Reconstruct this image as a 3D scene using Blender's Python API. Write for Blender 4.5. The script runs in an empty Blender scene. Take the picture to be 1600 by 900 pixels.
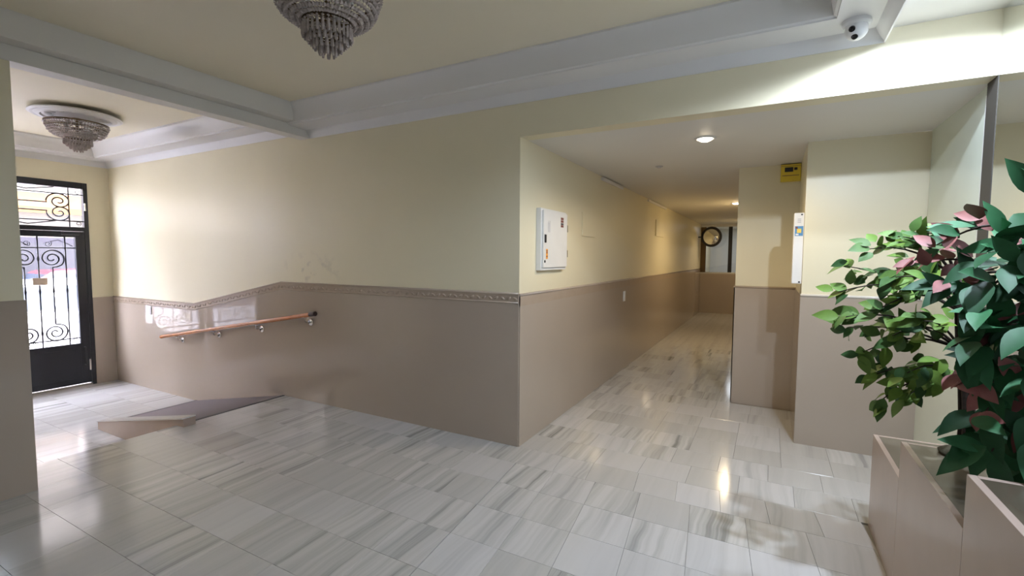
import bpy, bmesh, math, random
from mathutils import Vector, Matrix
random.seed(7)
R = math.radians
S = bpy.context.scene
C = S.collection

# ------------------------------------------------------------------ camera
cam_d = bpy.data.cameras.new('camera')
cam_d.sensor_width = 36.0
cam_d.lens = 743.079 / 1600 * 36.0
cam_d.clip_start = 0.02
cam = bpy.data.objects.new('camera', cam_d)
C.objects.link(cam)
_y, _p, _r = R(28.491), R(3.75), R(0.343)
F = Vector((-math.sin(_y) * math.cos(_p), math.cos(_y) * math.cos(_p), -math.sin(_p)))
Rt = Vector((math.cos(_y), math.sin(_y), 0))
Up = Rt.cross(F)
R2 = Rt * math.cos(_r) + Up * math.sin(_r)
U2 = -Rt * math.sin(_r) + Up * math.cos(_r)
cam.matrix_world = Matrix(((R2.x, U2.x, -F.x, 0), (R2.y, U2.y, -F.y, 0), (R2.z, U2.z, -F.z, 1.45), (0, 0, 0, 1)))
S.camera = cam

# ------------------------------------------------------------------ world and lamps
W = bpy.data.worlds.new('overcast_sky')
S.world = W
W.use_nodes = True
W.node_tree.nodes['Background'].inputs[0].default_value = (0.92, 0.89, 1.0, 1)
W.node_tree.nodes['Background'].inputs[1].default_value = 35.0
VS = S.view_settings
VS.view_transform = 'Standard'
VS.look = 'None'
VS.exposure = 0.12
VS.gamma = 1.0
VS.use_curve_mapping = False

WARM = (1.0, 0.76, 0.45)
COOL = (0.72, 0.83, 1.0)


def lamp(name, kind, loc, power, col, rad=0.05, angle=None, blend=0.3):
    l = bpy.data.lights.new(name, kind)
    l.energy = power
    l.color = col
    if kind == 'AREA':
        l.shape = 'DISK'
        l.size = rad * 2
    else:
        l.shadow_soft_size = rad
    if kind == 'SPOT':
        l.spot_size = R(angle)
        l.spot_blend = blend
    o = bpy.data.objects.new(name, l)
    o.location = loc
    C.objects.link(o)
    return o


CORR_LIGHTS = [(-0.457, 3.811), (-0.521, 8.432), (-0.56, 12.4)]  # the last is added, unseen, to brighten the far corridor
STRIP_LIGHTS = [(0.575, 2.72), (0.575, 2.02), (0.575, -1.0)]  # the last is added behind the camera to lift the hall light
ZC = 2.33      # corridor ceiling
ZS = 2.637     # strip ceiling by the mirror
for (x, y) in CORR_LIGHTS:
    lamp('downlight_lamp', 'SPOT', (x, y, ZC - 0.036), (46, 58, 30)[CORR_LIGHTS.index((x, y))], WARM, 0.045, 165, 0.6)
for i, (x, y) in enumerate(STRIP_LIGHTS):
    lamp('downlight_lamp', 'SPOT', (x, y, ZS - 0.031), (62, 150, 10)[i], COOL, 0.03, 172, 0.25)


# ------------------------------------------------------------------ materials
def new_mat(name):
    m = bpy.data.materials.new(name)
    m.use_nodes = True
    nt = m.node_tree
    return m, nt, nt.nodes['Principled BSDF']


def N(nt, t, **kw):
    n = nt.nodes.new(t)
    for k, v in kw.items():
        setattr(n, k, v)
    return n


def plain(name, col, rough=0.5, metal=0.0, var=0.06, scale=6.0, bump=0.0, bscale=120.0, coat=0.0, spec=0.5, trans=0.0, ior=1.45, coords='Object'):
    m, nt, b = new_mat(name)
    tc = N(nt, 'ShaderNodeTexCoord')
    nz = N(nt, 'ShaderNodeTexNoise')
    nz.inputs['Scale'].default_value = scale
    nz.inputs['Detail'].default_value = 5
    nt.links.new(tc.outputs[coords], nz.inputs['Vector'])
    mx = N(nt, 'ShaderNodeMix', data_type='RGBA')
    mx.inputs['A'].default_value = (*[max(0, c * (1 - var)) for c in col], 1)
    mx.inputs['B'].default_value = (*[min(1, c * (1 + var)) for c in col], 1)
    nt.links.new(nz.outputs['Fac'], mx.inputs['Factor'])
    nt.links.new(mx.outputs['Result'], b.inputs['Base Color'])
    b.inputs['Roughness'].default_value = rough
    b.inputs['Metallic'].default_value = metal
    b.inputs['Coat Weight'].default_value = coat
    b.inputs['Specular IOR Level'].default_value = spec
    b.inputs['Transmission Weight'].default_value = trans
    b.inputs['IOR'].default_value = ior
    if bump > 0:
        n2 = N(nt, 'ShaderNodeTexNoise')
        n2.inputs['Scale'].default_value = bscale
        n2.inputs['Detail'].default_value = 3
        nt.links.new(tc.outputs[coords], n2.inputs['Vector'])
        bp = N(nt, 'ShaderNodeBump')
        bp.inputs['Strength'].default_value = bump
        bp.inputs['Distance'].default_value = 0.002
        nt.links.new(n2.outputs['Fac'], bp.inputs['Height'])
        nt.links.new(bp.outputs['Normal'], b.inputs['Normal'])
    return m


def paint_mat(name, col, rough, scuff=False):
    """matt wall paint, faint roller relief; optional grey scuffs above the ramp"""
    m, nt, b = new_mat(name)
    g = N(nt, 'ShaderNodeNewGeometry')
    n1 = N(nt, 'ShaderNodeTexNoise')
    n1.inputs['Scale'].default_value = 1.3
    n1.inputs['Detail'].default_value = 6
    nt.links.new(g.outputs['Position'], n1.inputs['Vector'])
    mx = N(nt, 'ShaderNodeMix', data_type='RGBA')
    mx.inputs['A'].default_value = (*[c * 0.95 for c in col], 1)
    mx.inputs['B'].default_value = (*[min(1, c * 1.04) for c in col], 1)
    nt.links.new(n1.outputs['Fac'], mx.inputs['Factor'])
    out = mx.outputs['Result']
    if scuff:
        v = N(nt, 'ShaderNodeVectorMath', operation='SUBTRACT')
        v.inputs[1].default_value = (-3.95, 3.15, 1.30)
        nt.links.new(g.outputs['Position'], v.inputs[0])
        v2 = N(nt, 'ShaderNodeVectorMath', operation='MULTIPLY')
        v2.inputs[1].default_value = (2.0, 1.0, 4.5)
        nt.links.new(v.outputs[0], v2.inputs[0])
        ln = N(nt, 'ShaderNodeVectorMath', operation='LENGTH')
        nt.links.new(v2.outputs[0], ln.inputs[0])
        mr = N(nt, 'ShaderNodeMapRange')
        mr.inputs['From Min'].default_value = 1.0
        mr.inputs['From Max'].default_value = 0.3
        nt.links.new(ln.outputs['Value'], mr.inputs['Value'])
        n2 = N(nt, 'ShaderNodeTexNoise')
        n2.inputs['Scale'].default_value = 11
        n2.inputs['Detail'].default_value = 4
        nt.links.new(g.outputs['Position'], n2.inputs['Vector'])
        r2 = N(nt, 'ShaderNodeMapRange')
        r2.inputs['From Min'].default_value = 0.56
        r2.inputs['From Max'].default_value = 0.68
        r2.inputs['To Max'].default_value = 0.35
        nt.links.new(n2.outputs['Fac'], r2.inputs['Value'])
        ml = N(nt, 'ShaderNodeMath', operation='MULTIPLY')
        nt.links.new(mr.outputs[0], ml.inputs[0])
        nt.links.new(r2.outputs[0], ml.inputs[1])
        m2 = N(nt, 'ShaderNodeMix', data_type='RGBA')
        m2.inputs['B'].default_value = (0.40, 0.36, 0.30, 1)
        nt.links.new(ml.outputs[0], m2.inputs['Factor'])
        nt.links.new(out, m2.inputs['A'])
        out = m2.outputs['Result']
    nt.links.new(out, b.inputs['Base Color'])
    b.inputs['Roughness'].default_value = rough
    n3 = N(nt, 'ShaderNodeTexNoise')
    n3.inputs['Scale'].default_value = 55
    nt.links.new(g.outputs['Position'], n3.inputs['Vector'])
    bp = N(nt, 'ShaderNodeBump')
    bp.inputs['Strength'].default_value = 0.06
    bp.inputs['Distance'].default_value = 0.003
    nt.links.new(n3.outputs['Fac'], bp.inputs['Height'])
    nt.links.new(bp.outputs['Normal'], b.inputs['Normal'])
    return m


def marble_mat(name, light, grey, streak, rough, vx=13.0, vy=0.9, amount=1.0, per_tile=True):
    """streaked marble; every tile takes its own cut of the stone"""
    m, nt, b = new_mat(name)
    tc = N(nt, 'ShaderNodeTexCoord')
    oi = N(nt, 'ShaderNodeObjectInfo')
    cb = N(nt, 'ShaderNodeCombineXYZ')
    k = []
    for f in (173.0, 61.0, 97.0):
        q = N(nt, 'ShaderNodeMath', operation='MULTIPLY')
        q.inputs[1].default_value = f
        nt.links.new(oi.outputs['Random'], q.inputs[0])
        k.append(q)
        nt.links.new(q.outputs[0], cb.inputs[len(k) - 1])
    ad = N(nt, 'ShaderNodeVectorMath', operation='ADD')
    nt.links.new(tc.outputs['Object'], ad.inputs[0])
    nt.links.new(cb.outputs[0], ad.inputs[1])
    # warp the stripes a little
    wn = N(nt, 'ShaderNodeTexNoise')
    wn.inputs['Scale'].default_value = 3.0
    nt.links.new(ad.outputs[0], wn.inputs['Vector'])
    ws = N(nt, 'ShaderNodeVectorMath', operation='SCALE')
    ws.inputs['Scale'].default_value = 0.06
    nt.links.new(wn.outputs['Color'], ws.inputs[0])
    a2 = N(nt, 'ShaderNodeVectorMath', operation='ADD')
    nt.links.new(ad.outputs[0], a2.inputs[0])
    nt.links.new(ws.outputs[0], a2.inputs[1])
    mp = N(nt, 'ShaderNodeMapping')
    mp.inputs['Scale'].default_value = (vx, vy, 1.0)
    nt.links.new(a2.outputs[0], mp.inputs['Vector'])
    n1 = N(nt, 'ShaderNodeTexNoise')
    n1.inputs['Scale'].default_value = 1.0
    n1.inputs['Detail'].default_value = 3.5
    n1.inputs['Roughness'].default_value = 0.62
    nt.links.new(mp.outputs[0], n1.inputs['Vector'])
    cr = N(nt, 'ShaderNodeValToRGB')
    e = cr.color_ramp.elements
    e[0].position = 0.30
    e[0].color = (*streak, 1)
    e[1].position = 0.60
    e[1].color = (*light, 1)
    mid = cr.color_ramp.elements.new(0.42)
    mid.color = (*grey, 1)
    nt.links.new(n1.outputs['Fac'], cr.inputs[0])
    # per tile: how strongly it is streaked and its tone
    wnz = N(nt, 'ShaderNodeTexWhiteNoise', noise_dimensions='1D')
    nt.links.new(k[0].outputs[0], wnz.inputs['W'])
    sep = N(nt, 'ShaderNodeSeparateColor')
    nt.links.new(wnz.outputs['Color'], sep.inputs[0])
    mr = N(nt, 'ShaderNodeMapRange')
    mr.inputs['To Min'].default_value = 0.10 * amount
    mr.inputs['To Max'].default_value = 1.0 * amount
    pw = N(nt, 'ShaderNodeMath', operation='POWER')
    pw.inputs[1].default_value = 1.7
    nt.links.new(sep.outputs[0], pw.inputs[0])
    nt.links.new(pw.outputs[0], mr.inputs['Value'])
    tone = N(nt, 'ShaderNodeMix', data_type='RGBA')
    tone.inputs['A'].default_value = (light[0] * 0.98, light[1] * 0.99, light[2] * 1.03, 1)
    tone.inputs['B'].default_value = (light[0] * 0.80, light[1] * 0.80, light[2] * 0.79, 1)
    nt.links.new(sep.outputs[1], tone.inputs['Factor'])
    mx = N(nt, 'ShaderNodeMix', data_type='RGBA')
    nt.links.new(mr.outputs[0], mx.inputs['Factor'])
    nt.links.new(tone.outputs['Result'], mx.inputs['A'])
    nt.links.new(cr.outputs[0], mx.inputs['B'])
    nt.links.new(mx.outputs['Result'], b.inputs['Base Color'])
    b.inputs['Roughness'].default_value = rough
    return m


def glass_mat(name, tint=(0.95, 0.97, 1.0), refl=0.08):
    m = bpy.data.materials.new(name)
    m.use_nodes = True
    nt = m.node_tree
    nt.nodes.clear()
    out = N(nt, 'ShaderNodeOutputMaterial')
    t = N(nt, 'ShaderNodeBsdfTransparent')
    t.inputs[0].default_value = (*tint, 1)
    g = N(nt, 'ShaderNodeBsdfGlossy')
    g.inputs['Roughness'].default_value = 0.02
    mx = N(nt, 'ShaderNodeMixShader')
    mx.inputs[0].default_value = refl
    nt.links.new(t.outputs[0], mx.inputs[1])
    nt.links.new(g.outputs[0], mx.inputs[2])
    nt.links.new(mx.outputs[0], out.inputs[0])
    return m


def emit_mat(name, col, st):
    m, nt, b = new_mat(name)
    b.inputs['Base Color'].default_value = (0.8, 0.8, 0.8, 1)
    b.inputs['Emission Color'].default_value = (*col, 1)
    b.inputs['Emission Strength'].default_value = st
    return m


def leaf_mat(name, a, b_, rough=0.55):
    m, nt, b = new_mat(name)
    oi = N(nt, 'ShaderNodeObjectInfo')
    cr = N(nt, 'ShaderNodeValToRGB')
    cr.color_ramp.elements[0].color = (*a, 1)
    cr.color_ramp.elements[1].color = (*b_, 1)
    nt.links.new(oi.outputs['Random'], cr.inputs[0])
    tc = N(nt, 'ShaderNodeTexCoord')
    nz = N(nt, 'ShaderNodeTexNoise')
    nz.inputs['Scale'].default_value = 30
    nt.links.new(tc.outputs['Object'], nz.inputs['Vector'])
    mx = N(nt, 'ShaderNodeMix', data_type='RGBA', blend_type='MULTIPLY')
    mx.inputs['Factor'].default_value = 0.35
    nt.links.new(cr.outputs[0], mx.inputs['A'])
    nt.links.new(nz.outputs['Fac'], mx.inputs['B'])
    nt.links.new(mx.outputs['Result'], b.inputs['Base Color'])
    b.inputs['Roughness'].default_value = rough
    b.inputs['Specular IOR Level'].default_value = 0.3
    return m


CREAM = (0.81, 0.745, 0.55)
M = dict(
    cream=paint_mat('cream_wall_paint', CREAM, 0.34),
    cream_s=paint_mat('cream_wall_paint_scuffed', CREAM, 0.34, True),
    ceil=paint_mat('cream_ceiling_paint', (0.85, 0.79, 0.63), 0.6),
    white=paint_mat('white_plaster', (0.80, 0.79, 0.79), 0.45),
    soffit=paint_mat('white_soffit_paint', (0.78, 0.76, 0.72), 0.5),
    dado=plain('beige_glazed_tile', (0.445, 0.375, 0.31), 0.06, var=0.05, scale=1.5, coords='Object', coat=0.2),
    border=plain('beige_relief_tile', (0.42, 0.34, 0.27), 0.16, var=0.08, scale=9),
    dadocap=plain('pale_tile_cap', (0.72, 0.70, 0.66), 0.2),
    tile=marble_mat('streaked_white_marble', (0.60, 0.585, 0.565), (0.43, 0.425, 0.40), (0.20, 0.205, 0.19), 0.13, 15.0, 0.38),
    slab=marble_mat('pale_marble_slab', (0.69, 0.67, 0.64), (0.58, 0.57, 0.54), (0.40, 0.39, 0.37), 0.15, 5, 0.6, 0.7),
    grout=plain('grey_grout', (0.36, 0.355, 0.345), 0.7),
    stone=plain('polished_beige_marble', (0.42, 0.325, 0.27), 0.15, var=0.10, scale=4.0),
    stand_top=marble_mat('brown_marble_tread', (0.17, 0.145, 0.105), (0.12, 0.10, 0.07), (0.08, 0.065, 0.045), 0.22, 5, 1.0),
    mat=plain('mauve_grey_rubber', (0.17, 0.145, 0.16), 0.6, var=0.05, scale=40, bump=0.3, bscale=300),
    blackmetal=plain('black_painted_iron', (0.012, 0.013, 0.018), 0.35, var=0.2),
    darkstrip=plain('dark_edge_strip', (0.05, 0.045, 0.05), 0.4),
    wood=plain('varnished_orange_wood', (0.52, 0.20, 0.075), 0.18, var=0.25, scale=14, coat=0.5),
    darkwood=plain('dark_rail_cap', (0.03, 0.014, 0.012), 0.3),
    chrome=plain('chromed_steel', (0.72, 0.70, 0.68), 0.18, metal=1.0),
    brass=plain('aged_brass', (0.16, 0.11, 0.06), 0.35, metal=0.9),
    crystal=plain('smoky_crystal', (0.56, 0.49, 0.47), 0.10, var=0.3, scale=60, trans=0.15, ior=1.5),
    plastic=plain('white_plastic', (0.80, 0.80, 0.80), 0.35),
    lens=plain('black_glass_lens', (0.006, 0.006, 0.008), 0.08),
    boxwhite=plain('white_enamel_box', (0.80, 0.80, 0.79), 0.3),
    dark=plain('dark_plastic', (0.025, 0.025, 0.03), 0.4),
    orange=plain('orange_sticker', (0.85, 0.38, 0.05), 0.5),
    redbrown=plain('red_brown_print', (0.22, 0.08, 0.07), 0.5),
    greyprint=plain('grey_print', (0.52, 0.50, 0.52), 0.5),
    yellow=plain('yellow_plastic', (0.78, 0.60, 0.06), 0.4),
    bluestick=plain('blue_sticker', (0.10, 0.28, 0.52), 0.4),
    yellstick=plain('yellow_print', (0.85, 0.62, 0.12), 0.4),
    jambshade=plain('shade_toned_jamb', (0.065, 0.058, 0.048), 0.6),  # the jamb's shade is put into this dark colour
    mirror=plain('silvered_mirror', (0.88, 0.90, 0.89), 0.01, metal=1.0, var=0.0),
    palepanel=plain('pale_green_lamp_tint', (0.70, 0.76, 0.66), 0.25, var=0.03),  # greenish lamp light put into the wall colour
    glass=glass_mat('clear_glass'),
    bark=plain('dark_bark', (0.035, 0.022, 0.015), 0.8, var=0.4, scale=40, bump=0.8, bscale=90),
    clay=plain('terracotta_clay', (0.28, 0.085, 0.05), 0.55, var=0.2),
    soil=plain('dark_moss', (0.05, 0.045, 0.025), 0.9, var=0.5, scale=60, bump=1.0, bscale=150),
    leaf_a=leaf_mat('small_green_leaf', (0.035, 0.11, 0.035), (0.20, 0.34, 0.05)),
    leaf_b=leaf_mat('large_green_leaf', (0.014, 0.075, 0.026), (0.035, 0.18, 0.065)),
    leaf_r=leaf_mat('dusky_red_leaf', (0.27, 0.085, 0.080), (0.40, 0.17, 0.155)),
    paper=plain('beige_notice', (0.62, 0.50, 0.40), 0.6),
    warmbulb=emit_mat('warm_lamp_glow', (1.0, 0.83, 0.62), 22.0),
    coolbulb=emit_mat('cool_lamp_glow', (0.82, 0.93, 1.0), 22.0),
    asphalt=plain('grey_asphalt', (0.20, 0.20, 0.21), 0.9, var=0.2, scale=30),
    kerbstone=plain('pale_pavement', (0.45, 0.43, 0.42), 0.8),
    carwhite=plain('white_car_paint', (0.62, 0.62, 0.64), 0.25, coat=0.5),
    carred=plain('darkened_red_car_paint', (0.16, 0.002, 0.014), 0.3, coat=0.8),
    carglass=plain('dark_car_glass', (0.008, 0.018, 0.035), 0.2),
    tyre=plain('black_tyre', (0.02, 0.02, 0.02), 0.8),
    taillight=plain('red_tail_lamp', (0.15, 0.002, 0.008), 0.4),
    facade=plain('darkened_cream_facade', (0.20, 0.18, 0.15), 0.8),  # street colours set darker than real to offset the strong daylight
    awning=plain('darkened_orange_awning', (0.14, 0.06, 0.012), 0.8),
    facadegrey=plain('violet_grey_facade', (0.030, 0.027, 0.040), 0.7),
    shopglass=plain('dark_shop_window', (0.012, 0.011, 0.018), 0.5),
)


# ------------------------------------------------------------------ mesh helpers
def ob(name, bm, mat, parent=None, smooth=False, loc=None):
    me = bpy.data.meshes.new(name)
    bmesh.ops.recalc_face_normals(bm, faces=bm.faces)
    bm.to_mesh(me)
    bm.free()
    me.materials.append(M[mat] if isinstance(mat, str) else mat)
    if smooth:
        for p in me.polygons:
            p.use_smooth = True
        if smooth == 'auto':
            try:
                me.set_sharp_from_angle(angle=R(35))
            except Exception:
                pass
    o = bpy.data.objects.new(name, me)
    C.objects.link(o)
    if parent is not None:
        o.parent = parent
    if loc is not None:
        o.location = loc
    return o


def empty(name, loc=(0, 0, 0)):
    o = bpy.data.objects.new(name, None)
    o.location = loc
    o.empty_display_size = 0.05
    C.objects.link(o)
    return o


def tag(o, label, cat, group=None):
    o['label'] = label
    o['category'] = cat
    if group:
        o['group'] = group
    return o


def struct(o, label=None):
    o['kind'] = 'structure'
    if label:
        o['label'] = label
    return o


def box(bm, x0, x1, y0, y1, z0, z1):
    v = [bm.verts.new((x, y, z)) for x in (x0, x1) for y in (y0, y1) for z in (z0, z1)]
    for f in ((0, 1, 3, 2), (4, 6, 7, 5), (0, 4, 5, 1), (2, 3, 7, 6), (0, 2, 6, 4), (1, 5, 7, 3)):
        bm.faces.new([v[i] for i in f])
    return v


def B(x0, x1, y0, y1, z0, z1, bev=0.0):
    bm = bmesh.new()
    box(bm, x0, x1, y0, y1, z0, z1)
    if bev > 0:
        bmesh.ops.bevel(bm, geom=bm.edges[:], offset=bev, segments=2, affect='EDGES', profile=0.6)
    return bm


def extrude_poly(pts, axis, a, b, bm=None):
    """pts: 2D outline in the plane across `axis`; extruded from a to b along it"""
    bm = bm or bmesh.new()

    def mk(p, t):
        if axis == 'x':
            return (t, p[0], p[1])
        if axis == 'y':
            return (p[0], t, p[1])
        return (p[0], p[1], t)
    va = [bm.verts.new(mk(p, a)) for p in pts]
    vb = [bm.verts.new(mk(p, b)) for p in pts]
    n = len(pts)
    bm.faces.new(va[::-1])
    bm.faces.new(vb)
    for i in range(n):
        bm.faces.new((va[i], va[(i + 1) % n], vb[(i + 1) % n], vb[i]))
    return bm


def lathe(bm, prof, seg=24, c=(0, 0, 0)):
    rings = []
    for (r, z) in prof:
        if r < 1e-6:
            rings.append([bm.verts.new((c[0], c[1], c[2] + z))])
        else:
            rings.append([bm.verts.new((c[0] + r * math.cos(2 * math.pi * i / seg), c[1] + r * math.sin(2 * math.pi * i / seg), c[2] + z)) for i in range(seg)])
    for a, b in zip(rings, rings[1:]):
        if len(a) == 1 and len(b) == 1:
            continue
        for i in range(seg):
            j = (i + 1) % seg
            if len(a) == 1:
                bm.faces.new((a[0], b[i], b[j]))
            elif len(b) == 1:
                bm.faces.new((a[i], b[0], a[j]))
            else:
                bm.faces.new((a[i], b[i], b[j], a[j]))
    return bm


def tube(bm, path, rad, seg=6, caps=True):
    pts = [Vector(p) for p in path]
    rads = rad if isinstance(rad, (list, tuple)) else [rad] * len(pts)
    rings = []
    prev = None
    for i, p in enumerate(pts):
        t = (pts[min(i + 1, len(pts) - 1)] - pts[max(i - 1, 0)]).normalized()
        if prev is None:
            n = t.orthogonal().normalized()
        else:
            n = (prev - t * prev.dot(t))
            n = n.normalized() if n.length > 1e-6 else t.orthogonal().normalized()
        prev = n
        bn = t.cross(n)
        rings.append([bm.verts.new(p + (n * math.cos(2 * math.pi * k / seg) + bn * math.sin(2 * math.pi * k / seg)) * rads[i]) for k in range(seg)])
    for a, b in zip(rings, rings[1:]):
        for k in range(seg):
            bm.faces.new((a[k], a[(k + 1) % seg], b[(k + 1) % seg], b[k]))
    if caps:
        bm.faces.new(rings[0][::-1])
        bm.faces.new(rings[-1])
    return bm


# ------------------------------------------------------------------ key dimensions (metres)
YW, XC, ZD, XS, ZF, XD, XR = 3.152, -1.649, 1.174, -4.40, -0.305, -8.01, -6.01
ZCB = 2.569
YP, XP, YQ, XQ, XM, YE = 4.292, 0.217, 5.207, -0.302, 0.924, 13.5
XPIL, XPB, YPIL = -3.925, -4.06, 1.10
ZT = 2.81      # tray ceiling of the hall
ZV = 2.87      # tray ceiling of the vestibule
YB = -2.4      # wall behind the camera

# ------------------------------------------------------------------ floors with single tiles
_tile_cache = {}


def tile(parent, quad, z, mat='tile', th=0.012, g=0.0007):
    """one floor tile from its four corners (counter-clockwise), with a small arris"""
    cx = sum(p[0] for p in quad) / 4
    cy = sum(p[1] for p in quad) / 4
    rel = [(p[0] - cx, p[1] - cy) for p in quad]
    key = (tuple((round(a, 3), round(b, 3)) for a, b in rel), mat)
    me = _tile_cache.get(key)
    if me is None:
        bm = bmesh.new()

        def shr(d):
            out = []
            for (a, b) in rel:
                out.append((a - math.copysign(d, a), b - math.copysign(d, b)))
            return out
        lo = [bm.verts.new((a, b, -th)) for a, b in shr(g)]
        md = [bm.verts.new((a, b, -0.0006)) for a, b in shr(g)]
        tp = [bm.verts.new((a, b, 0)) for a, b in shr(g + 0.0006)]
        for A, Bb in ((lo, md), (md, tp)):
            for i in range(4):
                bm.faces.new((A[i], A[(i + 1) % 4], Bb[(i + 1) % 4], Bb[i]))
        bm.faces.new(tp)
        bmesh.ops.recalc_face_normals(bm, faces=bm.faces)
        me = bpy.data.meshes.new('floor_tile')
        bm.to_mesh(me)
        bm.free()
        me.materials.append(M[mat])
        _tile_cache[key] = me
    o = bpy.data.objects.new('floor_tile', me)
    o.location = (cx, cy, z + random.uniform(-0.0002, 0.0002))
    o.parent = parent
    C.objects.link(o)
    return o


TZ = 0.0
base = B(XS, XM + 0.02, YB, YW, -0.29, -0.011)
floor = struct(ob('floor', base, 'grout'), 'streaked white and grey marble tile floor of the hall')
rows = [0.10, 0.42, 0.735, 1.045, 1.355, 1.663, 1.97, 2.28, 2.585, 2.885]
SH = -0.105     # the near courses run slightly askew to the walls


def shx(x, y):
    return x + SH * (y - 2.885)


PX = 0.29
for a, b in zip(rows, rows[1:]):
    # square courses in front of the corridor, joints in line
    k = -3
    x = -0.655 + PX * k
    xs = []
    while x < 0.52:
        xs.append(x)
        x += PX
    for x0 in xs:
        q = [(shx(x0, a), a), (shx(x0 + PX, a), a), (shx(x0 + PX, b), b), (shx(x0, b), b)]
        tile(floor, q, TZ)
    if b < 2.0:
        pass
    xr = -0.655 + PX * -3
    # broken-bond courses towards the entrance
    pit = 0.362
    x1 = xr - 0.004
    off = random.choice((0.10, 0.19, 0.28, 0.362))
    first = True
    while x1 > XS + 0.001:
        x0 = x1 - (off if first else pit)
        first = False
        f = 1.0 if x1 > -2.5 else max(0.0, (x1 + 4.4) / 1.9)
        f0 = 1.0 if x0 > -2.5 else max(0.0, (x0 + 4.4) / 1.9)
        if x0 < XS + 0.10:
            x0 = XS
            f0 = 0

        def sx(x, y, ff):
            return x + SH * ff * (y - 2.885)
        q = [(sx(x0, a, f0), a), (sx(x1, a, f), a), (sx(x1, b, f), b), (sx(x0, b, f0), b)]
        tile(floor, q, TZ)
        x1 = x0
# last course along the hall wall
x1 = -1.53
while x1 > XS + 0.001:
    x0 = max(XS, x1 - 0.362)
    if x0 < XS + 0.1:
        x0 = XS
    tile(floor, [(x0, 2.885), (x1, 2.885), (x1, YW), (x0, YW)], TZ)
    x1 = x0
# threshold course under the lintel
xs = [-1.53, -1.25, -1.015, -0.70, -0.45, -0.20, 0.05, 0.30, 0.52]
for x0, x1 in zip(xs, xs[1:]):
    tile(floor, [(x0, 2.885), (x1, 2.885), (x1 - 0.03, YW), (x0 - 0.03, YW)], TZ)
# big slabs out of sight, behind the camera and under the stand
bm = bmesh.new()
box(bm, XS, XM + 0.02, YB, 0.0985, -0.011, 0)
ob('rear_paving', bm, 'slab', floor)
bm = bmesh.new()
box(bm, 0.524, XM + 0.02, 0.10, YW, -0.011, -0.001)
ob('edge_paving', bm, 'slab', floor)

fc = struct(ob('floor_corridor', B(XC, XM + 0.02, YW, YE + 2.5, -0.2, -0.011), 'grout'), 'streaked marble tile floor of the corridor')
crow = [YW, 3.44, 3.72, 4.01, 4.30, 4.59, 4.88, 5.17, 5.46, 5.75, 6.04, 6.33, 6.62, 6.91, 7.20, 7.5, 7.8, 8.1]
for i, (a, b) in enumerate(zip(crow, crow[1:])):
    right = XM if b < 4.35 else (XP if b < 5.20 else XQ)
    x0 = XC
    w = random.choice((0.16, 0.30, 0.24, 0.31))
    while x0 < right - 0.001:
        x1 = x0 + w
        w = 0.305
        if x1 > right - 0.08:
            x1 = right
        tile(fc, [(x0, a), (x1, a), (x1, b), (x0, b)], TZ)
        x0 = x1
bm = bmesh.new()
y = 8.1
while y < YE:
    box(bm, XC, XQ, y + 0.001, min(y + 0.3, YE) - 0.001, -0.011, 0)
    y += 0.3
o = ob('far_paving', bm, 'tile', fc)
o['kind'] = 'stuff'

fv = struct(ob('floor_vestibule', B(XD - 0.05, XS, -0.6, YW, ZF - 0.12, ZF - 0.011), 'grout'), 'lower marble tile floor of the entrance vestibule')
y = YW
row = 0
while y > -0.5:
    a = y - 0.4
    x1 = XS if row % 2 == 0 else XS
    first = True
    while x1 > XD:
        x0 = x1 - (0.2 if (first and row % 2) else 0.4)
        first = False
        x0 = max(XD, x0)
        if x0 < XD + 0.1:
            x0 = XD
        tile(fv, [(x0, a), (x1, a), (x1, y), (x0, y)], ZF)
        x1 = x0
    y = a
    row += 1
# the step between the two levels
st = struct(ob('step_riser', B(XS - 0.001, XS + 0.02, -0.6, 2.12, ZF, -0.012), 'stone'), 'beige marble riser of the step down to the entrance')
st2 = struct(ob('lower_step', B(XS - 0.34, XS - 0.002, -0.6, 2.11, ZF + 0.001, ZF / 2, 0.004), 'slab'), 'marble step below the hall floor')

# ------------------------------------------------------------------ ramp, kerb
ramp = empty('entrance_ramp', (0, 0, 0))
pts = [(XS - 0.002, -0.003), (XR, ZF + 0.004), (XR, ZF + 0.0005), (XS - 0.002, ZF + 0.0005)]
ob('ramp_body', extrude_poly(pts, 'y', 2.225, YW - 0.012), 'stone', ramp)
e = 0.004
ob('rubber_covering', extrude_poly([(XS - 0.002, 0.0), (XR, ZF + 0.007), (XR, ZF + 0.004), (XS - 0.002, -0.003)], 'y', 2.226, YW - 0.0125), 'mat', ramp)
ob('upper_edge_strip', B(XS - 0.004, XS + 0.022, 2.226, YW - 0.0125, -0.002, 0.004), 'darkstrip', ramp)
ob('lower_edge_strip', B(XR - 0.02, XR + 0.012, 2.226, YW - 0.0125, ZF + 0.0005, ZF + 0.010), 'darkstrip', ramp)
struct(ramp, 'mauve grey rubber covered ramp down to the entrance beside the wall')
kerb = empty('ramp_kerb', (0, 0, 0))
struct(kerb, 'low beige marble kerb along the side of the ramp')
pts = [(-4.30, 0.0005), (-4.30, 0.068), (-5.87, -0.226), (-5.87, ZF + 0.0005), (XS - 0.003, ZF + 0.0005), (XS - 0.003, 0.0005)]
bm = extrude_poly(pts, 'y', 2.125, 2.224)
bmesh.ops.bevel(bm, geom=[x for x in bm.edges if abs(x.verts[0].co.y - x.verts[1].co.y) < 1e-4], offset=0.003, segments=1, affect='EDGES')
ob('kerb_body', bm, 'stone', kerb)
ob('kerb_coping', extrude_poly([(-4.296, 0.069), (-4.296, 0.079), (-5.875, -0.215), (-5.875, -0.225)], 'y', 2.12, 2.229), 'dadocap', kerb)
ob('kerb_end_face', B(-4.299, -4.292, 2.126, 2.223, 0.001, 0.068), 'stone', kerb)

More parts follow.
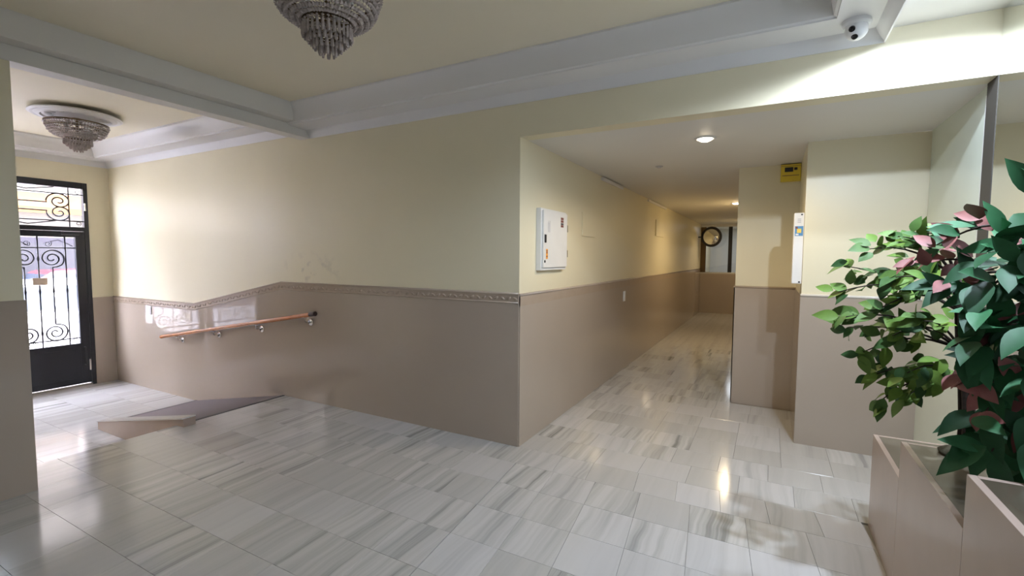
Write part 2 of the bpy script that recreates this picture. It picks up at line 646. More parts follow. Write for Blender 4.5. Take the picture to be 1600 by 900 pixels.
# ------------------------------------------------------------------ walls
wb = struct(ob('wall_back', B(XD - 0.15, XC, YW, YW + 0.16, ZF - 0.1, 3.0), 'cream_s'), 'long cream wall of hall and vestibule above a beige tiled dado')


def path_panel(name, pts_top, zb_pts, y, th, mat, parent):
    """dado panel whose top follows pts_top [(x,z)], bottom zb_pts"""
    poly = pts_top + zb_pts[::-1]
    return ob(name, extrude_poly(poly, 'y', y - th, y - 0.0005), mat, parent)


BH = 0.075
top = [(XD + 0.012, ZD + ZF), (XR, ZD + ZF), (XS, ZD), (XC + 0.0, ZD)]
bot = [(XD + 0.012, ZF + 0.0), (XR, ZF + 0.0), (XS, 0.0), (XC, 0.0)]
path_panel('tile_dado', [(x, z - BH) for x, z in top], [(XD + 0.012, ZF - 0.02), (XR, ZF - 0.02), (XS, ZF - 0.02), (XS + 0.001, -0.005), (XC, -0.005)], YW, 0.010, 'dado', wb)
path_panel('relief_border', top, [(x, z - BH + 0.002) for x, z in top], YW, 0.012, 'border', wb)


def cap_rail(name, pts, y, mat, parent, r=0.009, dy=0.012):
    bm = bmesh.new()
    tube(bm, [(x, y - dy, z) for x, z in pts], r, 8)
    return ob(name, bm, mat, parent, True)


cap_rail('dado_cap', top, YW, 'border', wb, 0.008, 0.010)
cap_rail('border_bead', [(x, z - BH + 0.006) for x, z in top], YW, 'border', wb, 0.005, 0.011)
# raised leaf pattern of the border
bm = bmesh.new()
for (xa, za), (xb, zb) in zip(top, top[1:]):
    L = math.hypot(xb - xa, zb - za)
    n = int(L / 0.055)
    ang = math.atan2(zb - za, xb - xa)
    for i in range(n):
        t = (i + 0.5) / n
        cx, cz = xa + (xb - xa) * t, za + (zb - za) * t - BH * 0.52
        s = 1 if i % 2 else -1
        mtx = Matrix.Translation((cx, YW - 0.012, cz)) @ Matrix.Rotation(-ang + s * 0.5, 4, 'Y') @ Matrix.Diagonal((0.024, 0.007, 0.011, 1))
        bmesh.ops.create_icosphere(bm, subdivisions=1, radius=1.0, matrix=mtx)
o = ob('border_pattern', bm, 'border', wb, True)
o['kind'] = 'stuff'

# lintel over the corridor mouth
struct(ob('wall_lintel', B(XC, XM + 0.15, YW, YW + 0.13, ZC + 0.0, 3.0), 'cream'), 'cream lintel wall above the corridor opening')
# corridor left wall
wl = struct(ob('wall_corridor_left', B(XC - 0.16, XC, YW + 0.16, YE + 2.5, -0.2, 2.5), 'cream'), 'cream left wall of the corridor')


def dado_box(parent, x0, x1, y0, y1, ax, zt=ZD, cap='border'):
    """flat dado with a rounded cap; ax is the direction the tiled face looks"""
    ob('tile_dado', B(x0, x1, y0, y1, -0.005, zt - 0.02), 'dado', parent)
    bm = bmesh.new()
    r = 0.011
    if ax in 'xX':
        xx = x1 if ax == 'X' else x0
        tube(bm, [(xx - (0.004 if ax == 'X' else -0.004), y0, zt - 0.011), (xx - (0.004 if ax == 'X' else -0.004), y1, zt - 0.011)], r, 8)
    else:
        tube(bm, [(x0, y0 + 0.004, zt - 0.011), (x1, y0 + 0.004, zt - 0.011)], r, 8)
    ob('dado_cap', bm, cap, parent, True)


dado_box(wl, XC + 0.0003, XC + 0.009, YW - 0.001, YE, 'X')
bm = B(XC + 0.0003, XC + 0.011, YW - 0.001, YE, ZD - 0.095, ZD - 0.022)
ob('relief_border', bm, 'border', wl)
# pier and corridor right wall
pier = struct(ob('wall_pier', B(XQ, XP, YQ, YQ + 0.3, -0.2, 2.5), 'cream'), 'cream pier standing between corridor and alcove')
dado_box(pier, XQ - 0.009, XP, YQ - 0.010, YQ - 0.0003, 'y', ZD + 0.004)
wr = struct(ob('wall_corridor_right', B(XQ, XQ + 0.15, YQ + 0.3, YE + 2.5, -0.2, 2.5), 'cream'), 'cream right wall of the corridor')
dado_box(wr, XQ - 0.009, XQ - 0.0003, YQ - 0.010, YE, 'x')
wa = struct(ob('wall_alcove', B(XP, XM + 0.5, YP, YQ + 0.3, -0.2, 2.5), 'cream'), 'cream alcove wall behind the plants')
dado_box(wa, XP - 0.006, XM + 0.3, YP - 0.014, YP - 0.0003, 'y', ZD + 0.006, 'dadocap')
ob('tile_dado', B(XP - 0.009, XP - 0.0003, YP - 0.002, YQ - 0.012, -0.005, ZD), 'dado', wa)
war = struct(ob('wall_alcove_right', B(XM + 0.015, XM + 0.3, YW + 0.13, YP - 0.015, -0.2, 2.5), 'palepanel'), 'side wall of the alcove with pale green lamp light in its colour')
trim = struct(ob('trim_1', B(XM + 0.006, XM + 0.0145, YW + 0.135, YW + 0.170, 0, ZC - 0.05, 0.002), 'plastic'), 'white upright trim strip beside the shade-toned jamb')
jamb = struct(ob('wall_jamb', B(XM - 0.002, XM + 0.2, YW, YW + 0.13, 0, ZC - 0.001), 'jambshade'), 'narrow jamb with shade in its colour between the mirror and the alcove')

# corridor end: low tiled wall with glazing above
we = struct(ob('wall_corridor_end', B(XC, XQ, YE, YE + 0.12, -0.2, 1.04), 'cream'), 'low tiled wall closing the corridor under the glazing')
dado_box(we, XC + 0.01, XQ - 0.01, YE - 0.010, YE - 0.0003, 'y', 1.08, 'dadocap')
ob('wall_cap', B(XC, XQ, YE - 0.012, YE + 0.13, 1.04, 1.065), 'dadocap', we)
wf = struct(ob('wall_far', B(XC - 0.2, 0.4, YE + 2.35, YE + 2.5, -0.2, 2.6), 'white'), 'white wall seen through the glazing at the corridor end')
w1 = empty('window_1', (0, 0, 0))
struct(w1, 'glazed screen with dark uprights at the corridor end')
for x0, x1, nm in ((XC + 0.002, XC + 0.13, 'post'), (-0.98, -0.89, 'post'), (XQ - 0.06, XQ - 0.002, 'post')):
    ob(nm, B(x0, x1, YE + 0.03, YE + 0.09, 1.066, ZC - 0.07), 'brass' if x0 < -1.5 else 'dark', w1)
ob('head_rail', B(XC + 0.002, XQ - 0.002, YE + 0.03, YE + 0.09, ZC - 0.07, ZC - 0.002), 'white', w1)
ob('pane', B(XC + 0.13, -0.98, YE + 0.055, YE + 0.061, 1.066, ZC - 0.07), 'glass', w1)
ob('pane', B(-0.89, XQ - 0.06, YE + 0.055, YE + 0.061, 1.066, ZC - 0.07), 'glass', w1)
lamp('far_room_fill', 'AREA', (-0.9, YE + 1.2, 2.3), 7, (0.9, 0.95, 1.0), 0.15)  # added unseen source that brightens the white wall behind the glazing

# door wall
DY0, DY1, DZ1 = 0.905, 2.912, 2.385
wd = empty('wall_left', (0, 0, 0))
struct(wd, 'cream end wall of the vestibule around the street door')
ob('wall_panel', B(XD - 0.15, XD, DY1, YW, ZF - 0.1, 3.0), 'cream', wd)
ob('wall_panel', B(XD - 0.15, XD, 0.80, DY0, ZF - 0.1, 3.0), 'cream', wd)
ob('wall_panel', B(XD - 0.15, XD, -0.6, -0.5, ZF - 0.1, 3.0), 'cream', wd)
ob('wall_panel', B(XD - 0.15, XD, -0.5, 0.80, 2.55, 3.0), 'cream', wd)
ob('wall_panel', B(XD - 0.15, XD, -0.5, 0.80, ZF - 0.1, 1.30), 'cream', wd)
ob('wall_panel', B(XD - 0.15, XD, DY0, DY1, DZ1, 3.0), 'cream', wd)
w2 = empty('added_daylight_window', (0, 0, 0))  # added out of view to bring more daylight into the vestibule
struct(w2, 'added unseen black framed high window for daylight beside the street door')
ob('pane', B(XD - 0.05, XD - 0.044, -0.45, 0.75, 1.35, 2.5), 'glass', w2)
for (ya, yb_, za, zb_) in ((-0.499, -0.45, 1.301, 2.549), (0.75, 0.799, 1.301, 2.549), (-0.45, 0.75, 1.301, 1.35), (-0.45, 0.75, 2.5, 2.549), (0.13, 0.17, 1.35, 2.5)):
    ob('frame_bar', B(XD - 0.07, XD - 0.02, ya, yb_, za, zb_), 'blackmetal', w2)
ob('tile_dado', B(XD + 0.0003, XD + 0.010, DY1 + 0.002, YW - 0.011, ZF - 0.005, ZD + ZF), 'dado', wd)
ob('tile_dado', B(XD + 0.0003, XD + 0.010, 0.80, DY0 - 0.002, ZF - 0.005, ZD + ZF), 'dado', wd)
ob('tile_dado', B(XD + 0.0003, XD + 0.010, -0.6, 0.80, ZF - 0.005, ZD + ZF), 'dado', wd)
wv = struct(ob('wall_vestibule_front', B(XD, XPB, -0.75, -0.6, ZF - 0.1, 3.0), 'cream'), 'cream wall of the vestibule opposite the handrail')
# pillar wall at the left of the view and the walls behind the camera
wp = struct(ob('wall_pillar', B(XPB, XPIL, -0.75, YPIL, -0.2, ZCB), 'cream'), 'cream pillar wall with beige tiled dado at the edge of the vestibule')
ob('tile_dado', B(XPB - 0.009, XPIL + 0.009, -0.74, YPIL + 0.009, -0.005, ZD), 'dado', wp)
struct(ob('wall_hall_left', B(XPB - 0.1, XPIL, YB, -0.75, -0.2, 3.0), 'cream'), 'cream left wall of the hall behind the pillar')
wq = struct(ob('wall_front', B(XPB - 0.1, XM + 0.2, YB - 0.15, YB, -0.2, 3.0), 'cream'), 'cream wall of the hall behind the viewer')
ob('tile_dado', B(XPIL, XM, YB + 0.0003, YB + 0.01, -0.005, ZD), 'dado', wq)
struct(ob('wall_right', B(XM + 0.012, XM + 0.2, YB, YW - 0.001, -0.2, 3.0), 'cream'), 'cream wall carrying the mirror')
mi = ob('wall_mirror', B(XM, XM + 0.0115, -1.2, YW - 0.002, 0.0, ZS - 0.004), 'mirror')
tag(mi, 'tall frameless wall mirror behind the plant stand', 'mirror')

# ------------------------------------------------------------------ ceilings, beam and cornices
struct(ob('ceiling', B(XPB, 0.46, YB, YW - 0.02, ZT, ZT + 0.12), 'ceil'), 'cream tray ceiling of the hall')
struct(ob('ceiling_strip', B(0.44, XM + 0.2, YB, YW, ZS, ZS + 0.15), 'soffit'), 'flat white ceiling strip beside the mirror')
struct(ob('ceiling_corridor', B(XC - 0.1, XM + 0.4, YW + 0.13, YE + 2.5, ZC, ZC + 0.15), 'soffit'), 'low white ceiling of the corridor')
struct(ob('ceiling_vestibule', B(XD - 0.1, XPB + 0.01, -0.7, YW, ZV, ZV + 0.12), 'ceil'), 'pale tray ceiling of the vestibule')

# profile: distance from wall, height
PROF = [(0.0, ZCB), (0.008, ZCB), (0.012, ZCB + 0.012), (0.03, ZCB + 0.03), (0.045, ZCB + 0.055), (0.05, ZCB + 0.066),
        (0.235, ZCB + 0.072), (0.237, ZCB + 0.080), (0.25, ZCB + 0.085), (0.255, ZCB + 0.105), (0.262, ZCB + 0.14), (0.275, ZCB + 0.18), (0.295, ZCB + 0.215), (0.31, ZCB + 0.228), (0.31, ZT + 0.01), (0.0, ZT + 0.01)]


def prof_y(name, pr, y, sgn, x0, x1, mat, m0=0, m1=0, parent=None):
    """cornice running along x on the wall y, profile growing to -y (sgn=-1); m = mitre of each end"""
    bm = bmesh.new()
    va = [bm.verts.new((x0 + m0 * d, y + sgn * d, z)) for d, z in pr]
    vb = [bm.verts.new((x1 + m1 * d, y + sgn * d, z)) for d, z in pr]
    n = len(pr)
    for i in range(n):
        bm.faces.new((va[i], va[(i + 1) % n], vb[(i + 1) % n], vb[i]))
    bm.faces.new(va)
    bm.faces.new(vb)
    return ob(name, bm, mat, parent, 'auto')


def prof_x(name, pr, x, sgn, y0, y1, mat, m0=0, m1=0, parent=None):
    bm = bmesh.new()
    va = [bm.verts.new((x + sgn * d, y0 + m0 * d, z)) for d, z in pr]
    vb = [bm.verts.new((x + sgn * d, y1 + m1 * d, z)) for d, z in pr]
    n = len(pr)
    for i in range(n):
        bm.faces.new((va[i], va[(i + 1) % n], vb[(i + 1) % n], vb[i]))
    bm.faces.new(va)
    bm.faces.new(vb)
    return ob(name, bm, mat, parent, 'auto')


struct(prof_y('trim_2', PROF, YW, -1, XPIL, 0.48, 'white', 0, -1), 'white stepped plaster cornice along the hall wall')
struct(prof_x('trim_3', PROF, 0.48, -1, YB, YW, 'white', 1, -1), 'white stepped plaster cornice between tray ceiling and mirror strip')
struct(prof_y('trim_4', PROF, YB, 1, XPIL, 0.48, 'white', 0, -1), 'white plaster cornice over the wall behind the viewer')
# beam between hall and vestibule with its own crown
beam = struct(ob('beam', B(XPB, XPIL, -0.75, YW, ZCB, ZV), 'soffit'), 'white ceiling beam between hall and vestibule')
ob('beam_fascia', B(XPIL - 0.002, XPIL + 0.006, YB, YW - 0.001, ZCB - 0.002, ZCB + 0.09, 0.002), 'soffit', beam)
BP = [(0.0, ZCB + 0.092), (0.10, ZCB + 0.096), (0.105, ZCB + 0.11), (0.118, ZCB + 0.15), (0.125, ZCB + 0.19), (0.14, ZCB + 0.228), (0.14, ZT + 0.01), (0.0, ZT + 0.01)]
prof_x('beam_crown', BP, XPIL, 1, YB, YW, 'soffit', 0, 0, beam)
# vestibule cornice
VP = [(0.0, 2.618), (0.008, 2.618), (0.014, 2.632), (0.034, 2.652), (0.045, 2.68), (0.05, 2.692), (0.22, 2.698), (0.222, 2.707), (0.235, 2.715), (0.242, 2.75), (0.258, 2.80), (0.285, 2.84), (0.30, 2.85), (0.30, ZV + 0.01), (0.0, ZV + 0.01)]
struct(prof_y('trim_5', VP, YW, -1, XD, XPB, 'white', 1, 0), 'white stepped cornice over the handrail wall of the vestibule')
struct(prof_x('trim_6', VP, XD, 1, -0.6, YW, 'white', 0, -1), 'white stepped cornice over the street door')
struct(prof_y('trim_7', VP, -0.6, 1, XD, XPB, 'white', 0, 0), 'white stepped cornice of the vestibule opposite the handrail')

# ------------------------------------------------------------------ street door
IR = 'blackmetal'


def spiral(bm, cy, cz, r0, r1, a0, turns, x, rad=0.006, sgn=1, n=44, tail=None):
    pts = []
    for i in range(n + 1):
        t = i / n
        a = a0 + sgn * turns * 2 * math.pi * t
        r = r0 + (r1 - r0) * t
        pts.append((x, cy + r * math.cos(a), cz + r * math.sin(a)))
    if tail:
        pts += [(x, q[0], q[1]) for q in tail]
    return tube(bm, pts, rad, 5)


def knot(bm, y, z, x):
    prof = [(0.006, -0.07), (0.010, -0.062), (0.006, -0.054), (0.009, -0.03), (0.015, 0.0), (0.009, 0.03), (0.006, 0.054), (0.010, 0.062), (0.006, 0.07)]
    lathe(bm, prof, 8, (x, y, z))


def leaf_door(name, yc, label, detail=True):
    d = empty(name, (0, 0, 0))
    struct(d, label)
    hw, gw = 0.465, 0.367
    x0, x1 = XD - 0.035, XD + 0.008
    zb, zt = ZF + 0.035, 1.745
    g0, g1 = 0.272, 1.669
    ob('stile', B(x0, x1, yc + gw, yc + hw, zb, zt, 0.003), IR, d)
    ob('stile', B(x0, x1, yc - hw, yc - gw, zb, zt, 0.003), IR, d)
    ob('rail', B(x0, x1, yc - gw, yc + gw, g1, zt, 0.003), IR, d)
    lp = ob('lower_panel', B(x0, x1, yc - gw, yc + gw, zb, g0, 0.003), IR, d)
    ob('raised_field', B(x1 - 0.001, x1 + 0.006, yc - gw + 0.06, yc + gw - 0.06, zb + 0.08, g0 - 0.07, 0.003), IR, lp)
    ob('glass_pane', B(XD - 0.030, XD - 0.024, yc - gw, yc + gw, g0, g1), 'glass', d)
    X = XD - 0.008
    for y, za, zb_ in ((yc - 0.264, g0, g1), (yc, g0, g1), (yc + 0.264, g0, g1), (yc - 0.132, 0.555, 1.285), (yc + 0.132, 0.555, 1.285)):
        bm = bmesh.new()
        tube(bm, [(X, y, za), (X, y, zb_)], 0.009, 6)
        knot(bm, y, 0.98, X)
        if abs(y - yc) < 0.01:
            knot(bm, y, 1.39, X)
            knot(bm, y, 0.45, X)
        ob('grille_bar', bm, IR, d, True)
    for z in (1.53, 0.345):
        bm = bmesh.new()
        tube(bm, [(X, yc - gw, z), (X, yc + gw, z)], 0.009, 6)
        ob('grille_crossbar', bm, IR, d, True)
    for s in (-1, 1):
        # large C scrolls above and below, rolling in towards the middle bar
        for zc, v in ((1.395, 1), (0.445, -1)):
            pts = []
            for i in range(53):
                t = i / 52
                an = -0.75 + 2.05 * 2 * math.pi * (1 - t)
                r = 0.018 + 0.104 * t
                pts.append((X, yc + s * (0.130 + r * math.cos(an)), zc + v * r * math.sin(an)))
            pts += [(X, yc + s * 0.175, zc - v * 0.105), (X, yc + s * 0.134, zc - v * 0.112), (X, yc + s * 0.132, zc - v * 0.13)]
            bm = bmesh.new()
            tube(bm, pts, 0.010, 5)
            ob('grille_scroll', bm, IR, d, True)
        # flat scrolls in the narrow bands
        for zc, sg in ((1.60, 1), (0.31, -1)):
            bm = bmesh.new()
            spiral(bm, yc + s * 0.10, zc - 0.02 * sg, 0.010, 0.036, -s * math.pi * 0.5, 1.4, X, 0.005, s, 26, [(yc + s * 0.20, zc + 0.03 * sg), (yc + s * 0.30, zc - 0.02 * sg), (yc + s * 0.34, zc - 0.05 * sg)])
            ob('grille_scroll', bm, IR, d, True)
    return d


d1 = leaf_door('door_1', 2.396, 'black iron street door leaf with glazed scrollwork grille')
ob('notice_plate', B(XD + 0.003, XD + 0.007, 2.33, 2.47, 1.06, 1.15), 'paper', d1)
bm = bmesh.new()
tube(bm, [(XD + 0.01, 2.80, -0.02), (XD + 0.045, 2.80, -0.01), (XD + 0.045, 2.80, 0.21), (XD + 0.01, 2.80, 0.22)], 0.008, 8)
ob('kick_bar', bm, 'dark', d1, True)
ob('floor_bolt', B(XD + 0.008, XD + 0.03, 2.835, 2.855, -0.10, 0.05, 0.004), 'chrome', d1)
ob('door_closer', B(XD + 0.008, XD + 0.05, 2.62, 2.80, 1.70, 1.742, 0.006), 'dark', d1)
d2 = leaf_door('added_door_leaf', 1.44, 'added second black iron street door leaf for daylight, unseen behind the pillar')  # added glazed leaf, out of sight, so more daylight comes in
fr = empty('door_frame', (0, 0, 0))
struct(fr, 'black iron frame with glazed scrollwork transom above the street door')
x0, x1 = XD - 0.06, XD + 0.012
ob('jamb', B(x0, x1, 2.864, DY1 - 0.001, ZF + 0.001, DZ1 - 0.001, 0.004), IR, fr)
ob('jamb', B(x0, x1, DY0 + 0.001, 0.972, ZF + 0.001, DZ1 - 0.001, 0.004), IR, fr)
ob('head', B(x0, x1, 0.973, 2.863, 2.305, DZ1 - 0.001, 0.004), IR, fr)
ob('transom_rail', B(x0, x1, 0.973, 2.863, 1.748, 1.805, 0.004), IR, fr)
ob('threshold', B(XD - 0.06, XD + 0.03, 0.973, 2.863, ZF + 0.001, ZF + 0.03, 0.004), 'chrome', fr)
ob('glass_pane', B(XD - 0.030, XD - 0.024, 0.973, 2.863, 1.806, 2.304), 'glass', fr)
X = XD - 0.008
for z in (1.88, 2.225):
    bm = bmesh.new()
    tube(bm, [(X, 0.973, z), (X, 2.863, z)], 0.008, 6)
    ob('grille_crossbar', bm, IR, fr, True)
for y in (2.72, 1.12):
    bm = bmesh.new()
    tube(bm, [(X, y, 1.806), (X, y, 2.304)], 0.008, 6)
    ob('grille_bar', bm, IR, fr, True)
for (yc, s) in ((2.625, 1), (1.215, -1)):
    for v in (1, -1):
        zc = 2.052 + v * 0.072
        pts = []
        for i in range(49):
            t = i / 48
            an = math.pi - 1.85 * 2 * math.pi * (1 - t)
            r = 0.016 + 0.104 * t
            pts.append((X, yc + s * r * math.cos(an) * 1.05, zc + v * r * math.sin(an) * 0.92))
        pts += [(X, yc - s * 0.118, zc - v * 0.02), (X, yc - s * 0.5, zc - v * 0.02)]
        bm = bmesh.new()
        tube(bm, pts, 0.009, 5)
        ob('grille_scroll', bm, IR, fr, True)
for zc in (2.27, 1.845):
    for yc in (2.32, 1.52):
        bm = bmesh.new()
        tube(bm, [(X, yc - 0.26, zc + 0.03), (X, yc, zc - 0.02), (X, yc + 0.26, zc + 0.03)], 0.008, 6)
        ob('grille_bar', bm, IR, fr, True)
bm = bmesh.new()
spiral(bm, 2.81, 2.26, 0.01, 0.032, 0, 1.3, X, 0.005, 1, 24)
ob('grille_scroll', bm, IR, fr, True)
bm = bmesh.new()
spiral(bm, 2.81, 1.85, 0.01, 0.032, 0, 1.3, X, 0.005, -1, 24)
ob('grille_scroll', bm, IR, fr, True)
ob('hinge', B(XD + 0.012, XD + 0.024, 2.868, 2.885, 2.02, 2.12, 0.003), 'chrome', fr)

# ------------------------------------------------------------------ street outside
sp = struct(ob('pavement', B(-10.2, XD - 0.151, -9, 14, ZF - 0.2, ZF - 0.03), 'kerbstone'), 'pale pavement outside the street door')
rd = struct(ob('road', B(-17.5, -10.2, -9, 14, ZF - 0.3, ZF - 0.15), 'asphalt'), 'grey road outside the street door')


def car(name, loc, rz, paint, label, length=4.2, tall=1.5):
    c = empty(name, loc)
    c.rotation_euler.z = rz
    tag(c, label, 'car')
    k = length / 4.2
    h = tall / 1.5
    low = [(-2.1, 0.30), (-2.08, 0.62), (-1.98, 0.82), (-1.0, 0.92), (1.55, 0.96), (2.0, 0.90), (2.1, 0.6), (2.08, 0.30), (1.72, 0.26), (1.62, 0.52), (1.30, 0.66), (0.98, 0.52), (0.88, 0.24), (-0.90, 0.24), (-1.0, 0.52), (-1.32, 0.66), (-1.64, 0.52), (-1.74, 0.26)]
    bm = extrude_poly([(x * k, z * h) for x, z in low], 'y', -0.84, 0.84)
    bmesh.ops.bevel(bm, geom=[e for e in bm.edges if abs(e.verts[0].co.y - e.verts[1].co.y) < 1e-4], offset=0.06, segments=2, affect='EDGES')
    ob('body', bm, paint, c, 'auto')
    # cabin: tapered
    bot = [(-1.05, 0.90), (1.60, 0.94)]
    bm = bmesh.new()
    lo = [bm.verts.new((x * k, y, z * h)) for x, y, z in ((-1.05, -0.76, .9), (1.72, -0.76, .93), (1.72, 0.76, .93), (-1.05, 0.76, .9))]
    hi = [bm.verts.new((x * k, y, z * h)) for x, y, z in ((-0.28, -0.58, 1.43), (1.15, -0.58, 1.46), (1.15, 0.58, 1.46), (-0.28, 0.58, 1.43))]
    for i in range(4):
        bm.faces.new((lo[i], lo[(i + 1) % 4], hi[(i + 1) % 4], hi[i]))
    bm.faces.new(hi)
    bm.faces.new(lo[::-1])
    bmesh.ops.bevel(bm, geom=bm.edges[:], offset=0.04, segments=2, affect='EDGES')
    cab = ob('cabin', bm, paint, c, 'auto')
    for s in (-1, 1):
        for (xa, xb, ta, tb) in ((-0.78, 0.30, -0.30, 0.30), (0.38, 1.42, 0.38, 1.05)):
            bm = bmesh.new()
            q = [(xa * k, s * 0.755, 0.97 * h), (xb * k, s * 0.755, 0.98 * h), (tb * k, s * 0.615, 1.37 * h), (ta * k, s * 0.615, 1.36 * h)]
            v1 = [bm.verts.new(p) for p in q]
            v2 = [bm.verts.new((p[0], p[1] - s * 0.03, p[2])) for p in q]
            bm.faces.new(v1)
            bm.faces.new(v2[::-1])
            for i in range(4):
                bm.faces.new((v1[i], v1[(i + 1) % 4], v2[(i + 1) % 4], v2[i]))
            ob('window', bm, 'carglass', cab)
    for (xa, xt, nm) in ((-1.0, -0.33, 'windscreen'), (1.68, 1.22, 'rear_window')):
        bm = bmesh.new()
        e_ = -0.02 if xa < 0 else 0.02
        q = [(xa * k + e_, -0.64, 0.97 * h), (xa * k + e_, 0.64, 0.97 * h), (xt * k + e_, 0.52, 1.38 * h), (xt * k + e_, -0.52, 1.38 * h)]
        v1 = [bm.verts.new(p) for p in q]
        v2 = [bm.verts.new((p[0] - e_ * 2, p[1], p[2])) for p in q]
        bm.faces.new(v1)
        bm.faces.new(v2[::-1])
        for i in range(4):
            bm.faces.new((v1[i], v1[(i + 1) % 4], v2[(i + 1) % 4], v2[i]))
        ob(nm, bm, 'carglass', cab)
    for xw in (-1.32, 1.30):
        for s in (-1, 1):
            bm = bmesh.new()
            lathe(bm, [(0.0, -0.10), (0.18, -0.10), (0.20, -0.08), (0.30, -0.09), (0.32, -0.05), (0.32, 0.05), (0.30, 0.09), (0.20, 0.08), (0.18, 0.10), (0.0, 0.10)], 20)
            bmesh.ops.rotate(bm, verts=bm.verts, cent=(0, 0, 0), matrix=Matrix.Rotation(R(90), 3, 'X'))
            bmesh.ops.translate(bm, verts=bm.verts, vec=(xw * k, s * 0.76, 0.32))
            ob('wheel', bm, 'tyre', c, True)
    for s in (-1, 1):
        ob('tail_lamp', B(2.02 * k, 2.13 * k, s * 0.80 - 0.13, s * 0.80 + 0.04, 0.62 * h, 0.86 * h, 0.02), 'taillight', c)
        ob('headlamp', B(-2.12 * k, -2.0 * k, s * 0.66 - 0.14, s * 0.66 + 0.12, 0.60 * h, 0.74 * h, 0.02), 'chrome', c)
    ob('bumper', B(2.02 * k, 2.16 * k, -0.80, 0.80, 0.34, 0.52, 0.03), paint, c)
    ob('bumper', B(-2.16 * k, -2.02 * k, -0.80, 0.80, 0.34, 0.52, 0.03), paint, c)
    return c


car('parked_car', (-11.3, 3.0, ZF - 0.15), R(94), 'carwhite', 'white car parked in front of the street door')
car('passing_car', (-14.2, 4.6, ZF - 0.15), R(90), 'carred', 'red car on the far side of the street beyond the white car', 4.3, 1.62)
fb = empty('street_building', (-17.5, 0, 0))
tag(fb, 'cream building across the street with an orange awning', 'building')
ob('wall', B(-0.6, 0, -9, 16, -0.6, 9), 'facade', fb)
ob('ground_floor_cladding', B(0.001, 0.06, -9, 16, -0.6, 1.9), 'facadegrey', fb)
for i in range(6):
    yy = -6 + i * 3.4
    w = ob('shop_window', B(0.05, 0.10, yy, yy + 2.5, 0.1, 1.75), 'shopglass', fb)
ob('awning', extrude_poly([(0.061, 3.1), (1.1, 2.65), (1.1, 2.5), (1.06, 2.5), (1.06, 2.62), (0.061, 3.05)], 'y', 2.0, 9.5), 'awning', fb)
for i in range(7):
    yy = -7 + i * 3.2
    w = ob('window', B(-0.02, 0.03, yy, yy + 1.2, 4.2, 5.9), 'shopglass', fb)
    ob('sill', B(0.031, 0.12, yy - 0.1, yy + 1.3, 4.05, 4.19), 'white', w)
ob('string_course', B(0.001, 0.15, -9, 16, 3.5, 3.62), 'white', fb)

# ------------------------------------------------------------------ handrail
hr = empty('handrail', (-5.2, YW - 0.07, 0.64))
tag(hr, 'varnished orange wooden handrail on steel brackets above the ramp', 'handrail')
O = Vector(hr.location)
pa, pb = Vector((-6.607, YW - 0.082, 0.435)), Vector((-3.87, YW - 0.082, 0.885))
bm = bmesh.new()
tube(bm, [pa - O, pb - O], 0.021, 14)
bmesh.ops.scale(bm, vec=(1, 1, 1), verts=bm.verts)
ob('rail', bm, 'wood', hr, 'auto')
bm = bmesh.new()
dr = (pb - pa).normalized()
tube(bm, [pb - O - dr * 0.005, pb + dr * 0.07 - O], 0.0235, 14)
ob('end_cap', bm, 'darkwood', hr, 'auto')
bm = bmesh.new()
tube(bm, [pa - O - dr * 0.012, pa + dr * 0.004 - O], 0.0225, 14)
ob('end_cap', bm, 'wood', hr, 'auto')
for xb in (-6.27, -5.50, -4.72, -3.95):
    t = (xb - pa.x) / (pb.x - pa.x)
    p = pa + (pb - pa) * t
    br = bmesh.new()
    yw = YW - 0.011
    tube(br, [(p.x, p.y, p.z - 0.018), (p.x, p.y, p.z - 0.05), (p.x, p.y + 0.012, p.z - 0.068), (p.x, yw, p.z - 0.075)], 0.006, 8)
    bmesh.ops.translate(br, verts=br.verts, vec=-O)
    bo = ob('bracket', br, 'chrome', hr, True)
    ob('saddle', B(p.x - 0.07 - O.x, p.x + 0.07 - O.x, p.y - 0.011 - O.y, p.y + 0.011 - O.y, p.z - 0.026 - O.z, p.z - 0.019 - O.z), 'chrome', bo)
    q = bmesh.new()
    lathe(q, [(0.0, 0.0), (0.034, 0.0), (0.034, 0.006), (0.028, 0.009), (0.0, 0.009)], 16)
    bmesh.ops.rotate(q, verts=q.verts, cent=(0, 0, 0), matrix=Matrix.Rotation(R(90), 3, 'X'))
    bmesh.ops.translate(q, verts=q.verts, vec=Vector((p.x, yw, p.z - 0.075)) - O)
    ob('rosette', q, 'chrome', bo, 'auto')


